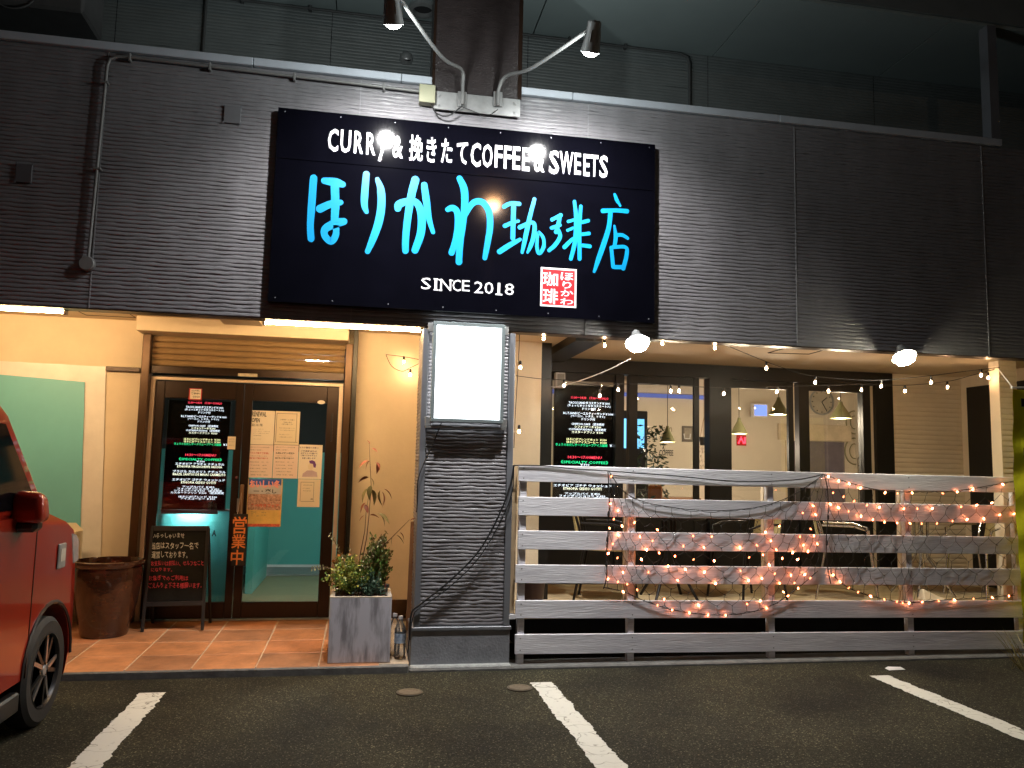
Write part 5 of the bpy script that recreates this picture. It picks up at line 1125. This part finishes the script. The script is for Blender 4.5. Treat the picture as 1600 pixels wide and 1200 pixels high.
mb = MB(); mb.lathe([(0,0),(.2,0),(.2,.05),(.12,.08),(.03,.09),(.03,.14),(0,.14)], 24, (e0.x+.66,BY,.002)); mb.build('water_base', m_white, bn_, True)
mb = MB(); mb.tube([P(1560,577,.14), e0+Vector((0,0,.01))], .004, 5); mb.build('tie_cord', m_white, bn_)
wd = thing('dry_weeds', 'tuft of dry straw coloured weeds at the foot of the fence end', 'weeds', PZ(1600,1045,.0)); rnd = random.Random(4); b0 = PZ(1602,1046,0); lm = MB()
for i in range(70):
    a = rnd.uniform(0, 2*PI); l = rnd.uniform(.1,.42); d = Vector((math.cos(a)*rnd.uniform(.3,1), math.sin(a)*.4-.2, rnd.uniform(.2,.9))).normalized(); s0 = b0+Vector((rnd.gauss(0,.05), rnd.gauss(0,.03), 0)); m1 = s0+d*l*.6; m2 = s0+d*l+Vector((0,0,-.08*l))
    w_ = Vector((.0025,0,.001)); lm.add([s0-w_, s0+w_, m1+w_, m1-w_, m2], [(0,1,2,3),(3,2,4)])
stuff(lm.build('blades', M('straw', (.3,.25,.1), .8, 0, .3, 20), wd))

# ================================================================== RED CAR
CX, NY = -1.66, -.53        # right side plane and nose
car = thing('red_car', 'red boxy compact car parked nose-in beside the entrance', 'car', (CX-.74, NY-1.6, 0))
m_cred = M('car_red', (.34,.02,.008), .28, .15, .06, 3, coat=1.)
m_cblk = M('car_black_trim', (.012,.012,.013), .35, 0, .1); m_carwin = M('car_window', (.004,.004,.005), .06, 0, .1, 5, spec=.06); m_cglass = GL('car_glass', (.12,.14,.14), .0, 1.5)
CWd = 1.48
def arch(yc, r, n=10): return [(yc+r*math.cos(a), .31+r*math.sin(a)) for a in [PI*k/n for k in range(n+1)]]
fwy, rwy = -1.02, -1.02-2.45
# lower body side outline, nose (front, +y) first, going clockwise
def bodyprof():
    o = [(NY,.3),(NY+.02,.45),(NY-.0,.72),(NY-.05,.93),(NY-.14,1.04),(NY-.36,1.1),(NY-.62,1.16)]
    o += [(NY-3.3,1.18),(NY-3.38,1.05),(NY-3.4,.6),(NY-3.36,.26)]
    o += [(y, max(z,.2)) for y, z in reversed(arch(rwy,.335))]
    o += [(y, max(z,.2)) for y, z in reversed(arch(fwy,.335))]
    o += [(NY-.12,.2)]
    return o
bp = bodyprof()
sec = [(0,-.03,.13),(.03,-.012,.09),(.09,.0,.05),(.22,.0,.015),(.5,0,0),(CWd-.5,0,0),(CWd-.22,0,.015),(CWd-.09,0,.05),(CWd-.03,-.012,.09),(CWd,-.03,.13)]
mb = MB(); vs_ = []; fs = []; n = len(bp)
cyc, czc = NY-1.7, .7
for xo, ins, rt in sec:
    for (y, z) in bp:
        k = 1+ins; bulge = .035*max(0, 1-abs(z-.75)/.6) if False else 0
        vs_.append((CX-xo, cyc+(y-cyc)*(1+ins*.3)-(rt*max(0, 1-(NY-y)/.35) if y > fwy+.34 else 0), czc+(z-czc)*(1+ins) if z > .25 else z))
for s in range(len(sec)-1):
    for i in range(n): fs.append((s*n+i, s*n+(i+1) % n, (s+1)*n+(i+1) % n, (s+1)*n+i))
fs.append(tuple(range(n))); fs.append(tuple((len(sec)-1)*n+i for i in range(n))[::-1])
mb.add(vs_, fs); body = mb.build('body', m_cred, car, smooth=True)
# cabin (tapered)
cab = [(NY-.62,1.15),(NY-1.0,1.66),(NY-1.12,1.73),(NY-3.1,1.74),(NY-3.25,1.66),(NY-3.36,1.15)]
mb = MB(); vs_ = []
for sgn, xo in ((0,.012),(1,CWd-.012)):
    for y, z in cab: tp = (z-1.15)*.16; vs_.append((CX-xo-(tp if sgn == 0 else -tp), y, z))
n = len(cab); fs = [tuple(range(n)), tuple(range(n, 2*n))[::-1]]+[(i, (i+1) % n, n+(i+1) % n, n+i) for i in range(n)]
mb.add(vs_, fs); mb.build('cabin', m_cred, car, smooth=True, bevel=.025, seg=3)
def sidewin(pts, name, mat, off):
    mb = MB(); A = [Vector((CX-.012-(z-1.15)*.16+off, y, z)) for y, z in pts]; return mb.prism(A, (-.012,0,0)).build(name, mat, car)
sidewin([(NY-.76,1.19),(NY-1.06,1.61),(NY-1.85,1.63),(NY-1.85,1.19)], 'side_window', m_carwin, .004); sidewin([(NY-1.93,1.19),(NY-1.93,1.63),(NY-2.7,1.63),(NY-2.7,1.19)], 'side_window', m_carwin, .004); sidewin([(NY-2.78,1.19),(NY-2.78,1.63),(NY-3.12,1.6),(NY-3.2,1.19)], 'side_window', m_carwin, .004)
mb = MB(); A = [Vector((CX-.1,NY-.655,1.2)), Vector((CX-CWd+.1,NY-.655,1.2)), Vector((CX-CWd+.17,NY-.985,1.64)), Vector((CX-.17,NY-.985,1.64))]; mb.prism(A, (0,.012,.008)).build('windscreen', m_blackgloss, car)
# door line, handle, arch trim, bumper, headlights, indicator, mirror
for y in (NY-.78, NY-1.9, NY-2.75): bx('door_gap', m_cblk, body, CX-.01, CX+.0025, y-.004, y+.004, .32, 1.14)
bx('sill', m_cblk, body, CX-.05, CX+.004, rwy+.35, fwy-.35, .17, .27, .01)
bx('door_handle', m_cred, body, CX, CX+.03, NY-1.78, NY-1.6, .96, .99, .008)
mb = MB(); mb.tube([(CX+.0,y,z) for y, z in arch(fwy,.345,14)], .012, 6); mb.build('arch_trim', m_cblk, body, True)
mb = MB(); A = [(NY-.2,.83),(NY-.12,.84),(NY-.13,.96),(NY-.19,1.0),(NY-.26,1.01)]; mb.prism([(CX-.03,y,z) for y, z in A], (.034,0,0)).build('headlight', M('headlight_lens', (.5,.5,.5), .1, .5, .2, 20), body, bevel=.004)
mb = MB(); A = [(NY-.2,.83),(NY-.12,.84),(NY-.13,.96),(NY-.19,1.0),(NY-.26,1.01)]; mb.prism([(CX-CWd+.03,y,z) for y, z in A], (-.034,0,0)).build('headlight', M('headlight_lens2', (.5,.5,.5), .1, .5), body, bevel=.004)
bx('grille', m_cblk, body, CX-CWd+.25, CX-.25, NY-.01, NY+.03, .62, .78, .01); bx('bumper', m_cblk, body, CX-CWd+.1, CX-.1, NY-.02, NY+.035, .3, .48, .015); bx('number_plate', m_white, body, CX-.9, CX-.57, NY+.0355, NY+.042, .38, .545)
ind = bx('side_badge', m_steel, body, CX+.001, CX+.012, NY-.47, NY-.36, .83, .97, .012); bx('badge_insert', M('badge_insert', (.5,.48,.42), .3), ind, CX+.0121, CX+.015, NY-.45, NY-.38, .87, .94)
mir = MB(); mir.hexa([(CX-.04,-1.6,1.13),(CX+.13,-1.62,1.12),(CX+.13,-1.48,1.13),(CX-.04,-1.45,1.13)], [(CX-.03,-1.59,1.29),(CX+.12,-1.61,1.28),(CX+.11,-1.5,1.27),(CX-.03,-1.47,1.28)])
mo = mir.build('door_mirror', m_cred, car, smooth=True, bevel=.04, seg=4); bx('mirror_base', m_cblk, mo, CX-.06, CX+.09, -1.58, -1.48, 1.08, 1.14, .02)
def wheel(yc, xo, side):
    c = Vector((CX-xo, yc, .29)); Ry = Matrix.Rotation(PI/2*side, 3, 'Y')
    e = bpy.data.objects.new('wheel', None)
    mb = MB(); mb.lathe([(.19,-.14),(.262,-.14),(.286,-.12),(.29,-.07),(.286,-.02),(.262,.0),(.2,-.004),(.192,-.02)], 44, c, Ry); wh = mb.build('wheel', M('tyre_%d' % int(yc*100+side), (.018,.018,.018), .75, 0, .2, 40), car, smooth=True)
    mb = MB(); mb.lathe([(.192,-.02),(.2,-.003),(.194,.0),(.186,-.012),(.18,-.06),(.0,-.075)], 40, c, Ry); mb.build('rim', M('rim_dark_%d' % int(yc*100+side), (.03,.03,.032), .35, .6), wh, smooth=True)
    m_sp = M('spoke_silver_%d' % int(yc*100+side), (.55,.55,.56), .28, .9, .05)
    for k in range(5):
        for dd in (-.16,.16):
            a = 2*PI*k/5+.3; d1 = Vector((math.cos(a+dd*.6), math.sin(a+dd*.6), 0)); d2 = Vector((math.cos(a+dd*1.3), math.sin(a+dd*1.3), 0)); tn = Vector((-math.sin(a), math.cos(a), 0))*.012
            lo = [d1*.04-tn, d1*.04+tn, d2*.185+tn*.9, d2*.185-tn*.9]; mb = MB()
            mb.hexa([c+Ry @ (v+Vector((0,0,-.03))) for v in lo], [c+Ry @ (v+Vector((0,0,-.012+(.006 if i < 2 else 0)))) for i, v in enumerate(lo)]); mb.build('spoke', m_sp if dd > 0 else M('spoke_black_%d_%d' % (int(yc*100), k), (.02,.02,.02), .3, .3), wh)
        a = 2*PI*k/5+.9; mb = MB(); mb.lathe([(0,0),(.01,0),(.01,.014),(0,.014)], 8, c+Ry @ Vector((.045*math.cos(a),.045*math.sin(a),-.028)), Ry); mb.build('wheel_nut', m_chrome, wh)
    mb = MB(); mb.lathe([(0,.0),(.026,-.002),(.03,-.01),(.03,-.03)], 20, c+Ry @ Vector((0,0,-.006)), Ry); mb.build('hub_cap', m_steel, wh, smooth=True)
wheel(fwy, .0, 1); wheel(rwy, .0, 1); wheel(fwy, CWd, -1); wheel(rwy, CWd, -1)

# ================================================================== STREET LAMP (mirrored in the sign) 
sl_ = thing('street_lamp', 'tall street lamp with a warm lit head across the parking bays', 'street lamp', (2.72,-12.3,0))
mb = MB(); mb.tube([(2.72,-12.6,0),(2.72,-12.6,7.2),(2.72,-12.5,7.5),(2.72,-12.1,7.6)], [.08,.06,.05,.045], 10); mb.build('pole', m_steel, sl_, True)
bx('lamp_head', m_housing, sl_, 2.57, 2.87, -12.3, -11.75, 7.56, 7.66, .02); bx('lamp_lens', EM('street_glow', (1,.42,.1), 110), sl_, 2.6, 2.84, -12.25, -11.8, 7.53, 7.559)
ld = bpy.data.lights.new('street_bulb', 'SPOT'); ld.energy = 80; ld.color = (1,.84,.68); ld.spot_size = math.radians(160); ld.shadow_soft_size = .15; ld.spot_blend = .4
lo = bpy.data.objects.new('street_bulb', ld); col.objects.link(lo); lo.parent = sl_; lo.location = (0,.3,7.5); lo.rotation_euler = (math.radians(25),0,0)
